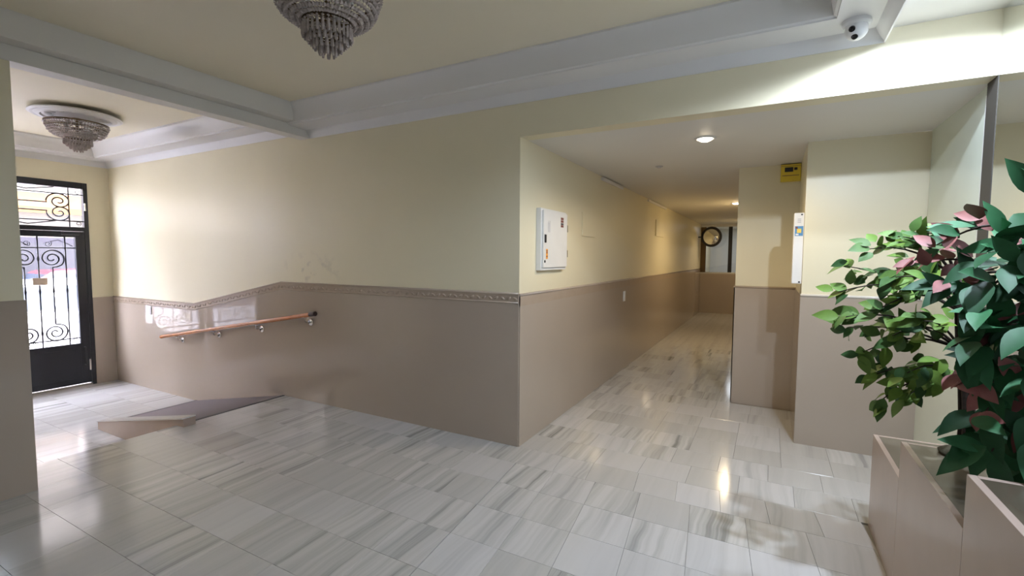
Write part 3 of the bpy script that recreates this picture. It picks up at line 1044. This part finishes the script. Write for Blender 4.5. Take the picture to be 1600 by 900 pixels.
# ------------------------------------------------------------------ chandeliers
def chandelier(name, loc, Rr, depth, label, zceil, rosette):
    """loc z is the height of the rim; crystal bowl with tiers of drops below"""
    c = empty(name, loc)
    tag(c, label, 'chandelier')
    top_ = zceil - loc[2]
    bm = bmesh.new()
    lathe(bm, [(0.0, top_), (0.07, top_), (0.066, top_ - 0.02), (0.03, top_ - 0.04), (0.012, top_ - 0.05), (0.012, -depth * 0.40), (0.0, -depth * 0.40)], 16)
    ob('stem', bm, 'brass', c, 'auto')

    def ring(nm, r, z, th):
        b_ = bmesh.new()
        lathe(b_, [(r - th, z - th), (r + th, z - th), (r + th, z + th), (r - th, z + th), (r - th, z - th)], 40)
        return ob(nm, b_, 'brass', c, 'auto')
    ring('rim', Rr, 0.0, 0.006)
    r2, z2 = Rr * 0.93, -depth * 0.17
    ring('hoop', r2, z2, 0.003)
    r3, z3 = Rr * 0.44, -depth * 0.50
    ring('hoop', r3, z3, 0.005)
    tiers = [(0.44, 0.50, 0.20), (0.35, 0.60, 0.18), (0.25, 0.68, 0.19), (0.14, 0.76, 0.20)]
    # six arms hold the rim
    for i in range(6):
        a = i * math.pi / 3
        b_ = bmesh.new()
        tube(b_, [(0.011 * math.cos(a), 0.011 * math.sin(a), 0.012), (Rr * math.cos(a), Rr * math.sin(a), 0.0)], 0.004, 6)
        ob('arm', b_, 'brass', c, True)

    def crystal(b_, p, d, ln, w):
        """elongated faceted bead from p along unit d"""
        u = d.orthogonal().normalized()
        v = d.cross(u)
        rot = random.uniform(0, 1.5)
        a_ = b_.verts.new(p)
        e_ = b_.verts.new(p + d * ln)
        mid = []
        for q in range(4):
            an = rot + q * math.pi / 2
            mid.append(b_.verts.new(p + d * ln * 0.5 + (u * math.cos(an) + v * math.sin(an)) * w))
        for q in range(4):
            b_.faces.new((a_, mid[q], mid[(q + 1) % 4]))
            b_.faces.new((e_, mid[(q + 1) % 4], mid[q]))

    def strand(prof_pts, n, w, nm, mat='crystal'):
        b_ = bmesh.new()
        for i in range(n):
            a = 2 * math.pi * i / n
            P = [Vector((r * math.cos(a), r * math.sin(a), z)) for r, z in prof_pts]
            for p, q in zip(P, P[1:]):
                d = q - p
                crystal(b_, p, d.normalized(), d.length * 0.98, w)
        o = ob(nm, b_, mat, c)
        o['kind'] = 'stuff'
        return o
    NS = 64
    strand([(Rr, -0.006), (Rr * 0.985, z2 * 0.5), (r2, z2)], NS, Rr * 0.06, 'upper_crystal_band')
    bowl = []
    for k in range(7):
        t = k / 6
        a = t * math.pi / 2
        bowl.append((r3 + (r2 - r3) * math.cos(a), z2 + (z3 - z2) * math.sin(a) ** 1.0))
    strand(bowl, NS, Rr * 0.058, 'crystal_bowl')
    for (fr_, fz, fl) in tiers:
        rr, zz = Rr * fr_, -depth * fz
        if fr_ < 0.44:
            ring('hoop', rr, zz, 0.003)
        n = max(7, int(64 * fr_))
        b_ = bmesh.new()
        for i in range(n):
            a = 2 * math.pi * i / n
            p = Vector((rr * math.cos(a), rr * math.sin(a), zz - 0.004))
            crystal(b_, p, Vector((0, 0, -1)), 0.016, 0.008)
            q0 = p - Vector((0, 0, 0.018))
            ln = depth * fl
            ca, sa = math.cos(a), math.sin(a)
            rows_ = []
            for (zz_, w_) in ((0.0, 0.002), (0.08, 0.006), (0.75, 0.0085), (0.95, 0.006)):
                rows_.append([b_.verts.new(q0 + Vector((ca * i_ - sa * j_, sa * i_ + ca * j_, 0)) * w_ + Vector((0, 0, -zz_ * ln))) for i_, j_ in ((1, 0), (0, 1), (-1, 0), (0, -1))])
            for A_, B_ in zip(rows_, rows_[1:]):
                for w_ in range(4):
                    b_.faces.new((A_[w_], A_[(w_ + 1) % 4], B_[(w_ + 1) % 4], B_[w_]))
            b_.faces.new(rows_[0][::-1])
            b_.faces.new(rows_[-1])
        o = ob('drop_tier', b_, 'crystal', c)
        o['kind'] = 'stuff'
    # bulbs inside, unlit
    for i in range(4):
        a = i * math.pi / 2 + 0.4
        b_ = bmesh.new()
        lathe(b_, [(0, -0.03), (0.018, -0.025), (0.028, 0.0), (0.02, 0.025), (0.012, 0.04), (0.012, 0.055), (0, 0.055)], 12, (0.1 * math.cos(a), 0.1 * math.sin(a), -depth * 0.2))
        ob('bulb', b_, 'plastic', c, True)
    if rosette:
        b_ = bmesh.new()
        rp = [(0.0, 0.0), (0.355, 0.0), (0.36, -0.012), (0.34, -0.022), (0.315, -0.018), (0.30, -0.03), (0.27, -0.034), (0.255, -0.022), (0.16, -0.018), (0.10, -0.03), (0.0, -0.034)]
        lathe(b_, rp, 48)
        ro = ob('ceiling_rosette', b_, 'white', None, 'auto', (loc[0], loc[1], zceil - 0.0005))
        tag(ro, 'white round plaster ceiling rosette above the vestibule chandelier', 'ceiling rose')
        b_ = bmesh.new()
        for i in range(14):
            a = 2 * math.pi * i / 14
            mt = Matrix.Rotation(a, 4, 'Z') @ Matrix.Translation((0.21, 0, -0.018)) @ Matrix.Diagonal((0.035, 0.028, 0.012, 1))
            bmesh.ops.create_icosphere(b_, subdivisions=1, radius=1, matrix=mt)
        q = ob('petal_relief', b_, 'white', ro, True)
        q['kind'] = 'stuff'
    return c


chandelier('chandelier', (-1.82, 1.57, 2.655), 0.238, 0.285, 'crystal basket chandelier under the cream hall ceiling', ZT, False)
chandelier('chandelier', (-6.16, 2.19, 2.75), 0.245, 0.265, 'crystal basket chandelier under the white rosette of the vestibule', ZV - 0.034, True)


# ------------------------------------------------------------------ recessed downlights, detector, trunking
def downlight(loc, bulb, label, col_trim='plastic'):
    d = empty('downlight', loc)
    tag(d, label, 'ceiling light', 'recessed ceiling downlights')
    b_ = bmesh.new()
    lathe(b_, [(0.056, 0.0), (0.074, 0.0), (0.076, -0.004), (0.072, -0.007), (0.058, -0.008), (0.054, -0.003), (0.056, 0.0)], 28)
    ob('trim_ring', b_, col_trim, d, 'auto')
    b_ = bmesh.new()
    lathe(b_, [(0.0, -0.026), (0.022, -0.024), (0.040, -0.017), (0.0535, -0.004), (0.0535, 0.0), (0.0, 0.0)], 24)
    ob('bulb_face', b_, bulb, d, 'auto')
    return d


for i, (x, y) in enumerate(CORR_LIGHTS):
    downlight((x, y, ZC - 0.0003), 'warmbulb', ('large lit downlight near the corridor mouth', 'small lit downlight further down the corridor beside the pier', 'added downlight brightening the corridor end, unseen behind the pier')[i])
for i, (x, y) in enumerate(STRIP_LIGHTS):
    downlight((x, y, ZS - 0.0003), 'coolbulb', ('cool downlight above the far end of the plant stand', 'cool downlight above the broad-leaved plant', 'added unseen cool downlight brightening the hall from behind the viewer')[i])
b_ = bmesh.new()
lathe(b_, [(0.0, -0.016), (0.016, -0.015), (0.022, -0.009), (0.034, -0.006), (0.036, 0.0), (0.0, 0.0)], 20)
tag(ob('ceiling_sensor', b_, 'greyprint', None, 'auto', (-0.98, 4.771, ZC - 0.0003)), 'small round sensor on the corridor ceiling', 'sensor')
for ya, yb, lb in ((5.05, 5.85, 'short white cable trunking nearer the corridor mouth'), (7.25, 8.6, 'longer white cable trunking further down the corridor')):
    tag(ob('cable_trunking', B(XC + 0.0005, XC + 0.028, ya, yb, ZC - 0.045, ZC - 0.012, 0.003), 'plastic'), lb, 'cable trunking')
t = ob('junction_plate', B(XC + 0.0005, XC + 0.012, 4.47, 4.85, 1.66, 1.895, 0.002), 'cream')
tag(t, 'cream painted junction cover on the corridor wall near the fuse box', 'cover plate')
t = ob('junction_plate', B(XC + 0.0005, XC + 0.016, 7.85, 8.5, 1.80, 2.06, 0.002), 'cream')
tag(t, 'cream painted junction cover further down the corridor wall', 'cover plate')

# light switch
sw = empty('light_switch', (XC + 0.0093, 6.04, 0.955))
tag(sw, 'small white light switch on the corridor dado', 'switch')
ob('plate', B(0, 0.008, -0.042, 0.042, -0.065, 0.065, 0.003), 'plastic', sw)
ob('rocker', B(0.0075, 0.012, -0.022, 0.022, -0.03, 0.03, 0.002), 'boxwhite', sw)
ws = empty('wall_socket', (-7.03, YW - 0.0105, 0.735))
tag(ws, 'small white switch plate on the vestibule dado left of the handrail', 'switch')
ob('plate', B(-0.045, 0.045, -0.008, 0, -0.055, 0.055, 0.003), 'plastic', ws)
ob('rocker', B(-0.022, 0.022, -0.012, -0.0075, -0.03, 0.03, 0.002), 'boxwhite', ws)

# ------------------------------------------------------------------ electrical cabinet on the corridor wall
eb = empty('fuse_box', (XC + 0.0005, 3.70, 1.60))
tag(eb, 'white metal electrical cabinet on the corridor wall near the corner', 'fuse box')
ob('body', B(0, 0.042, -0.265, 0.262, -0.258, 0.240, 0.004), 'boxwhite', eb)
dr_ = ob('door', B(0.0425, 0.058, -0.248, 0.248, -0.235, 0.225, 0.003), 'boxwhite', eb)
ob('latch', B(0.0581, 0.066, -0.232, -0.205, -0.035, 0.03, 0.003), 'dark', dr_)
b_ = bmesh.new()
lathe(b_, [(0, 0.004), (0.010, 0.004), (0.012, 0.0), (0, 0)], 12)
bmesh.ops.rotate(b_, verts=b_.verts, cent=(0, 0, 0), matrix=Matrix.Rotation(R(90), 3, 'Y'))
bmesh.ops.translate(b_, verts=b_.verts, vec=(0.0581, -0.222, -0.185))
ob('lock', b_, 'dark', dr_, True)
ob('warning_sticker', B(0.0581, 0.0588, -0.20, -0.165, -0.165, -0.085), 'orange', dr_)
for z in (-0.145, -0.115, -0.10):
    ob('sticker_print', B(0.0588, 0.0592, -0.193, -0.172, z - 0.006, z + 0.006), 'redbrown', dr_)
for z in (0.155, 0.178, 0.115):
    ob('printed_mark', B(0.0581, 0.0587, 0.10, 0.16, z - 0.010, z + 0.010), 'redbrown', dr_)
ob('printed_mark', B(0.0581, 0.0587, 0.10, 0.16, 0.127, 0.140), 'dark', dr_)
for k in range(4):
    ob('printed_line', B(0.0581, 0.0586, -0.165 + k * 0.012, -0.160 + k * 0.012, 0.05, 0.13 + (k % 2) * 0.015), 'greyprint', dr_)
for z in (0.10, -0.12):
    ob('hinge', B(0.040, 0.060, 0.2485, 0.262, z - 0.03, z + 0.03, 0.002), 'chrome', eb)

# ------------------------------------------------------------------ yellow sign box and slim white box at the pier
yb = empty('alarm_box', (0.13, YQ - 0.0005, 2.243))
tag(yb, 'yellow emergency box high on the pier under the ceiling', 'alarm box')
ob('case', B(-0.078, 0.085, -0.055, 0, -0.078, 0.078, 0.004), 'yellow', yb)
ob('display', B(-0.046, 0.022, -0.057, -0.0545, 0.008, 0.05, 0.001), 'dark', yb)
ob('button', B(0.030, 0.055, -0.058, -0.0545, 0.022, 0.046, 0.002), 'dark', yb)
ob('lid_seam', B(-0.078, 0.085, -0.0555, -0.0548, 0.060, 0.063), 'redbrown', yb)
ob('printed_line', B(-0.065, 0.07, -0.0555, -0.0548, -0.028, -0.022), 'redbrown', yb)
sb = empty('slim_wall_box', (XP - 0.0005, 4.37, 1.53))
tag(sb, 'slim tall white box with a round coloured sticker at the alcove corner', 'wall box')
ob('case', B(-0.068, 0, -0.062, 0.10, -0.275, 0.272, 0.004), 'boxwhite', sb)
for z in (-0.262, 0.258):
    ob('screw', B(-0.024, -0.012, -0.064, -0.0615, z - 0.005, z + 0.005), 'dark', sb)
stk = ob('sticker', B(-0.060, -0.006, -0.0632, -0.0618, 0.095, 0.170), 'bluestick', sb)
ob('sticker_print', B(-0.047, -0.018, -0.0638, -0.0631, 0.118, 0.150), 'yellstick', stk)
ob('sticker_print', B(-0.058, -0.042, -0.0638, -0.0631, 0.150, 0.165), 'redbrown', stk)
ob('sticker_print', B(-0.055, -0.035, -0.0638, -0.0631, 0.10, 0.112), 'plastic', stk)
for z in (0.20, 0.212, 0.224):
    ob('printed_line', B(-0.045, -0.022, -0.0632, -0.0619, z - 0.003, z + 0.003), 'greyprint', sb)

# ------------------------------------------------------------------ security camera
sc = empty('security_camera', (0.335, 2.985, ZCB + 0.0655))
tag(sc, 'white dome security camera with two black lenses on the cornice', 'security camera')
b_ = bmesh.new()
lathe(b_, [(0, 0.005), (0.062, 0.005), (0.064, -0.012), (0.056, -0.022), (0.0, -0.022)], 28)
ob('base', b_, 'plastic', sc, 'auto')
b_ = bmesh.new()
bmesh.ops.create_uvsphere(b_, u_segments=24, v_segments=14, radius=0.050, matrix=Matrix.Translation((0, 0, -0.040)))
ball = ob('eyeball', b_, 'plastic', sc, True)
vd = (Vector((-0.30, -0.55, -0.42))).normalized()
side = Vector((0, 0, 1)).cross(vd).normalized()
upv = vd.cross(side)
for k, (a, bq) in enumerate(((-0.0, 0.020), (0.004, -0.018))):
    ctr = Vector((0, 0, -0.040)) + vd * 0.0425 + side * a + upv * bq
    b_ = bmesh.new()
    lathe(b_, [(0, 0.008), (0.012, 0.007), (0.0145, 0.004), (0.015, -0.004), (0, -0.004)], 16)
    rot = vd.to_track_quat('Z', 'Y').to_matrix()
    bmesh.ops.rotate(b_, verts=b_.verts, cent=(0, 0, 0), matrix=rot)
    bmesh.ops.translate(b_, verts=b_.verts, vec=ctr)
    ob('lens', b_, 'lens', ball, True)

# ------------------------------------------------------------------ convex mirror at the corridor end
cm = empty('convex_mirror', (-1.33, 12.9, 1.98))
tag(cm, 'round convex mirror with black rim on an arm at the corridor end', 'mirror')
rm = Matrix.Rotation(R(90), 3, 'X') @ Matrix.Identity(3)
tilt = Matrix.Rotation(R(-12), 3, 'Z')


def cmpart(nm, prof, mat, seg=36):
    b2 = bmesh.new()
    lathe(b2, prof, seg)
    bmesh.ops.rotate(b2, verts=b2.verts, cent=(0, 0, 0), matrix=tilt @ Matrix.Rotation(R(90), 3, 'X'))
    return ob(nm, b2, mat, cm, 'auto')


cmpart('mirror_face', [(0, 0.06), (0.07, 0.055), (0.14, 0.038), (0.20, 0.010), (0.20, 0.0), (0, 0.0)], 'mirror')
cmpart('rim', [(0.20, 0.02), (0.25, 0.01), (0.255, -0.01), (0.22, -0.03), (0.20, 0.0), (0.20, 0.02)], 'dark')
cmpart('back_shell', [(0.225, -0.028), (0.15, -0.07), (0.0, -0.09), (0, -0.06), (0.2, -0.02), (0.225, -0.028)], 'dark')
b_ = bmesh.new()
tube(b_, [(0, 0.075, 0), (-0.1, 0.12, 0), (XC + 0.0005 + 1.33, 0.12, 0)], 0.014, 10)
ob('arm', b_, 'dark', cm, True)

# ------------------------------------------------------------------ stepped plant stand
XK, Y1, Y2, Y3 = 0.518, 3.13, 2.548, 1.797
Z1, Z2, Z3, Z4 = 0.51, 0.672, 0.835, 1.0
ps = empty('plant_stand', (0.72, 2.0, 0))
tag(ps, 'stepped plant stand clad in polished beige marble in front of the mirror', 'plant stand')
O = Vector(ps.location)


def psb(nm, x0, x1, y0, y1, z0, z1, mat, bev=0.003):
    return ob(nm, B(x0 - O.x, x1 - O.x, y0 - O.y, y1 - O.y, z0, z1, bev), mat, ps)


XE = XM - 0.004
YN = 0.95
prev = None
for (ya, yb_, zt) in ((Y2, Y1, Z1), (Y3, Y2, Z2), (YN, Y3, Z3)):
    psb('core', XK + 0.022, XE, ya + 0.001, yb_ - 0.022, 0.001, zt - 0.022, 'stone', 0)
    psb('side_slab', XK, XK + 0.0215, ya + 0.0005, yb_ - 0.0005, 0.001, zt, 'stone', 0.002)
    psb('riser_slab', XK + 0.022, XE, yb_ - 0.0215, yb_ - 0.0005, 0.001 if zt == Z1 else zt - 0.165, zt - 0.0005, 'stone', 0.002)
    psb('tread_slab', XK + 0.022, XE, ya + 0.0005, yb_ - 0.022, zt - 0.0215, zt - 0.001, 'stand_top', 0.001)

# ------------------------------------------------------------------ plants
def leaf_mesh(name, ln, w, mat, curl=0.18):
    bm = bmesh.new()
    st_ = [(0.0, 0.0), (0.06, 0.30), (0.16, 0.66), (0.28, 0.92), (0.42, 1.0), (0.57, 0.90), (0.72, 0.66), (0.85, 0.37), (0.94, 0.14), (1.0, 0.0)]
    L_, Mi, R_ = [], [], []
    for t, ww in st_:
        z = -curl * ln * t * t
        Mi.append(bm.verts.new((t * ln, 0, z)))
        if ww > 0:
            L_.append(bm.verts.new((t * ln, ww * w / 2, z + 0.10 * w * ww)))
            R_.append(bm.verts.new((t * ln, -ww * w / 2, z + 0.10 * w * ww)))
        else:
            L_.append(None)
            R_.append(None)
    for i in range(len(st_) - 1):
        for side_ in (L_, R_):
            vs = [Mi[i], Mi[i + 1], side_[i + 1], side_[i]]
            vs = [v for v in vs if v is not None]
            if len(vs) >= 3:
                bm.faces.new(vs if side_ is R_ else vs[::-1])
    me = bpy.data.meshes.new(name)
    bm.normal_update()
    bm.to_mesh(me)
    bm.free()
    for p in me.polygons:
        p.use_smooth = True
    me.materials.append(M[mat])
    return me


LA = [leaf_mesh('leaf', 0.074, 0.042, 'leaf_a'), leaf_mesh('leaf', 0.086, 0.046, 'leaf_a', 0.28), leaf_mesh('leaf', 0.064, 0.038, 'leaf_a', 0.1)]
LB = [leaf_mesh('leaf', 0.13, 0.058, 'leaf_b', 0.22), leaf_mesh('leaf', 0.115, 0.052, 'leaf_b', 0.12), leaf_mesh('leaf', 0.145, 0.062, 'leaf_b', 0.3)]
LR = [leaf_mesh('leaf', 0.105, 0.050, 'leaf_r', 0.2), leaf_mesh('leaf', 0.085, 0.045, 'leaf_r', 0.1)]


def put_leaf(parent, me, p, d, up, O):
    d = d.normalized()
    s_ = up.cross(d)
    if s_.length < 1e-4:
        s_ = d.orthogonal()
    s_.normalize()
    u = d.cross(s_)
    mt = Matrix(((d.x, s_.x, u.x, p.x - O.x), (d.y, s_.y, u.y, p.y - O.y), (d.z, s_.z, u.z, p.z - O.z), (0, 0, 0, 1)))
    o = bpy.data.objects.new('leaf', me)
    o.parent = parent
    o.matrix_local = mt @ Matrix.Scale(random.uniform(0.82, 1.15), 4)
    C.objects.link(o)
    return o


def branch_path(a, b, sag, n=7):
    out = []
    for i in range(n + 1):
        t = i / n
        p = a.lerp(b, t)
        p.z += sag * math.sin(math.pi * t)
        out.append(p)
    return out


def rv(s=1.0):
    return Vector((random.uniform(-s, s), random.uniform(-s, s), random.uniform(-s, s)))


def grow(parent, O, trunk_top_pts, ends, meshes, per, rad, spread=0.05, red=None, droop=0.15, twig=True, xmax=None):
    for (e, src, n, redp) in ends:
        a = trunk_top_pts[src]
        path = branch_path(a, e, random.uniform(0.02, 0.07))
        bm = bmesh.new()
        m = len(path)
        tube(bm, [p - O for p in path], [rad * (1 - 0.7 * i / (m - 1)) for i in range(m)], 5)
        br_ = ob('branch', bm, 'bark', parent, True)
        for k in range(n):
            t = 1.0 - 0.62 * (k / max(1, n - 1)) ** 1.1
            q = t * (m - 1)
            i = min(int(q), m - 2)
            p = path[i].lerp(path[i + 1], q - i) + rv(spread * (0.45 + 0.6 * (1 - t)))
            along = (path[i + 1] - path[i]).normalized()
            d = along * random.uniform(0.1, 0.8) + rv(0.9)
            d.z -= droop
            ctr = Vector((0.62, 2.25, 1.2))
            outw = (p - ctr)
            d += outw.normalized() * 0.45
            up = Vector((random.uniform(-0.9, 0.1), random.uniform(-1.3, -0.1), random.uniform(0.4, 1.0)))
            if p.x > XM - 0.06:
                p.x = XM - 0.06 - random.uniform(0, 0.04)
            if p.x + d.normalized().x * 0.14 > XM - 0.01:
                d.x = -abs(d.x)
            lib = red if (red and random.random() < redp) else meshes
            put_leaf(parent, random.choice(lib), p, d, up, O)


V = Vector
# slender tree with small leaves
p1 = empty('leafy_plant', (0.70, 2.47, Z2))
tag(p1, 'potted plant with small light green leaves spreading towards the corridor', 'plant')
O1 = V(p1.location)
tp = [V((0.70, 2.47, Z2 + 0.0)), V((0.70, 2.47, 0.80)), V((0.685, 2.46, 0.95)), V((0.665, 2.45, 1.10)), V((0.65, 2.44, 1.25)), V((0.63, 2.43, 1.38))]
for dx, dy, r_ in ((0.0, 0.0, 0.013), (0.022, 0.016, 0.016), (-0.012, 0.02, 0.009)):
    bm = bmesh.new()
    tube(bm, [q + V((dx * (1 - i * 0.1), dy * (1 - i * 0.1), 0)) - O1 for i, q in enumerate(tp)], [r_ * (1 - 0.11 * i) for i in range(6)], 8)
    ob('stem', bm, 'bark', p1, True)
ends = [
    (V((0.255, 2.42, 1.31)), 4, 18, 0), (V((0.28, 2.50, 1.42)), 4, 16, 0), (V((0.35, 2.45, 1.49)), 5, 16, 0), (V((0.44, 2.40, 1.54)), 5, 15, 0),
    (V((0.52, 2.42, 1.55)), 5, 13, 0), (V((0.25, 2.40, 1.20)), 3, 18, 0), (V((0.30, 2.50, 1.15)), 3, 16, 0), (V((0.34, 2.40, 1.06)), 3, 17, 0),
    (V((0.39, 2.42, 0.97)), 2, 17, 0), (V((0.405, 2.40, 0.86)), 2, 19, 0), (V((0.43, 2.34, 1.15)), 3, 16, 0), (V((0.38, 2.34, 1.25)), 4, 17, 0),
    (V((0.47, 2.60, 1.40)), 4, 11, 0), (V((0.42, 2.32, 1.38)), 4, 16, 0), (V((0.47, 2.28, 1.02)), 2, 17, 0), (V((0.50, 2.28, 1.22)), 3, 14, 0),
    (V((0.75, 2.62, 1.35)), 4, 9, 0), (V((0.80, 2.55, 1.15)), 3, 9, 0), (V((0.50, 2.36, 0.92)), 2, 15, 0),
]
grow(p1, O1, tp, ends, LA, 12, 0.006, 0.05)
ob('root_ball', lathe(bmesh.new(), [(0, 0.001), (0.075, 0.001), (0.08, 0.012), (0.05, 0.03), (0.0, 0.036)], 18), 'soil', p1, True)

# broad-leaved plant with dusky red leaves
p2 = empty('broadleaf_plant', (0.79, 2.20, Z2))
tag(p2, 'bushy potted plant with large dark green and dusky red leaves nearest the viewer', 'plant')
O2 = V(p2.location)
ob('pot', lathe(bmesh.new(), [(0, 0.001), (0.085, 0.001), (0.105, 0.115), (0.113, 0.118), (0.113, 0.135), (0.10, 0.135), (0.094, 0.11), (0.0, 0.11)], 28), 'clay', p2, 'auto')
ob('soil', lathe(bmesh.new(), [(0.0, 0.118), (0.05, 0.117), (0.093, 0.112)], 20), 'soil', p2, True)
tp2 = [V((0.79, 2.20, Z2 + 0.10)), V((0.785, 2.195, 0.92)), V((0.775, 2.18, 1.08)), V((0.765, 2.16, 1.24)), V((0.76, 2.14, 1.40)), V((0.76, 2.12, 1.54))]
for dx, dy, r_ in ((0.0, 0.0, 0.012), (0.03, 0.02, 0.010), (-0.02, 0.03, 0.010)):
    bm = bmesh.new()
    tube(bm, [q + V((dx, dy, 0)) - O2 for q in tp2], [r_ * (1 - 0.1 * i) for i in range(6)], 8)
    ob('stem', bm, 'bark', p2, True)
ends2 = [
    (V((0.50, 2.10, 1.36)), 4, 13, 0.65), (V((0.46, 2.18, 1.44)), 4, 12, 0.7), (V((0.50, 2.14, 1.50)), 5, 12, 0.6), (V((0.60, 2.05, 1.46)), 5, 13, 0.05),
    (V((0.55, 1.98, 1.30)), 4, 13, 0.05), (V((0.54, 1.95, 1.18)), 3, 13, 0.08), (V((0.55, 1.96, 1.07)), 2, 12, 0.7), (V((0.58, 1.93, 0.97)), 2, 12, 0.15),
    (V((0.60, 1.90, 0.88)), 1, 12, 0.0), (V((0.68, 1.88, 0.95)), 1, 12, 0.1), (V((0.70, 1.90, 1.12)), 2, 13, 0.1), (V((0.68, 1.92, 1.28)), 3, 13, 0.0),
    (V((0.66, 2.00, 1.44)), 4, 13, 0.0), (V((0.76, 1.98, 1.56)), 5, 13, 0.0), (V((0.80, 2.10, 1.66)), 5, 12, 0.0), (V((0.82, 2.02, 1.40)), 4, 11, 0.1),
    (V((0.82, 2.00, 1.15)), 2, 11, 0.1), (V((0.80, 2.35, 1.45)), 4, 11, 0.2), (V((0.66, 2.28, 1.20)), 3, 12, 0.2), (V((0.72, 1.98, 0.85)), 1, 11, 0.0), (V((0.64, 2.16, 0.92)), 1, 11, 0.1), (V((0.82, 2.26, 0.98)), 2, 11, 0.0),
    (V((0.60, 2.00, 1.05)), 2, 12, 0.35), (V((0.62, 1.98, 1.14)), 2, 11, 0.1), (V((0.62, 2.02, 1.20)), 3, 11, 0.3),
]
grow(p2, O2, tp2, ends2, LB, 9, 0.007, 0.055, LR)
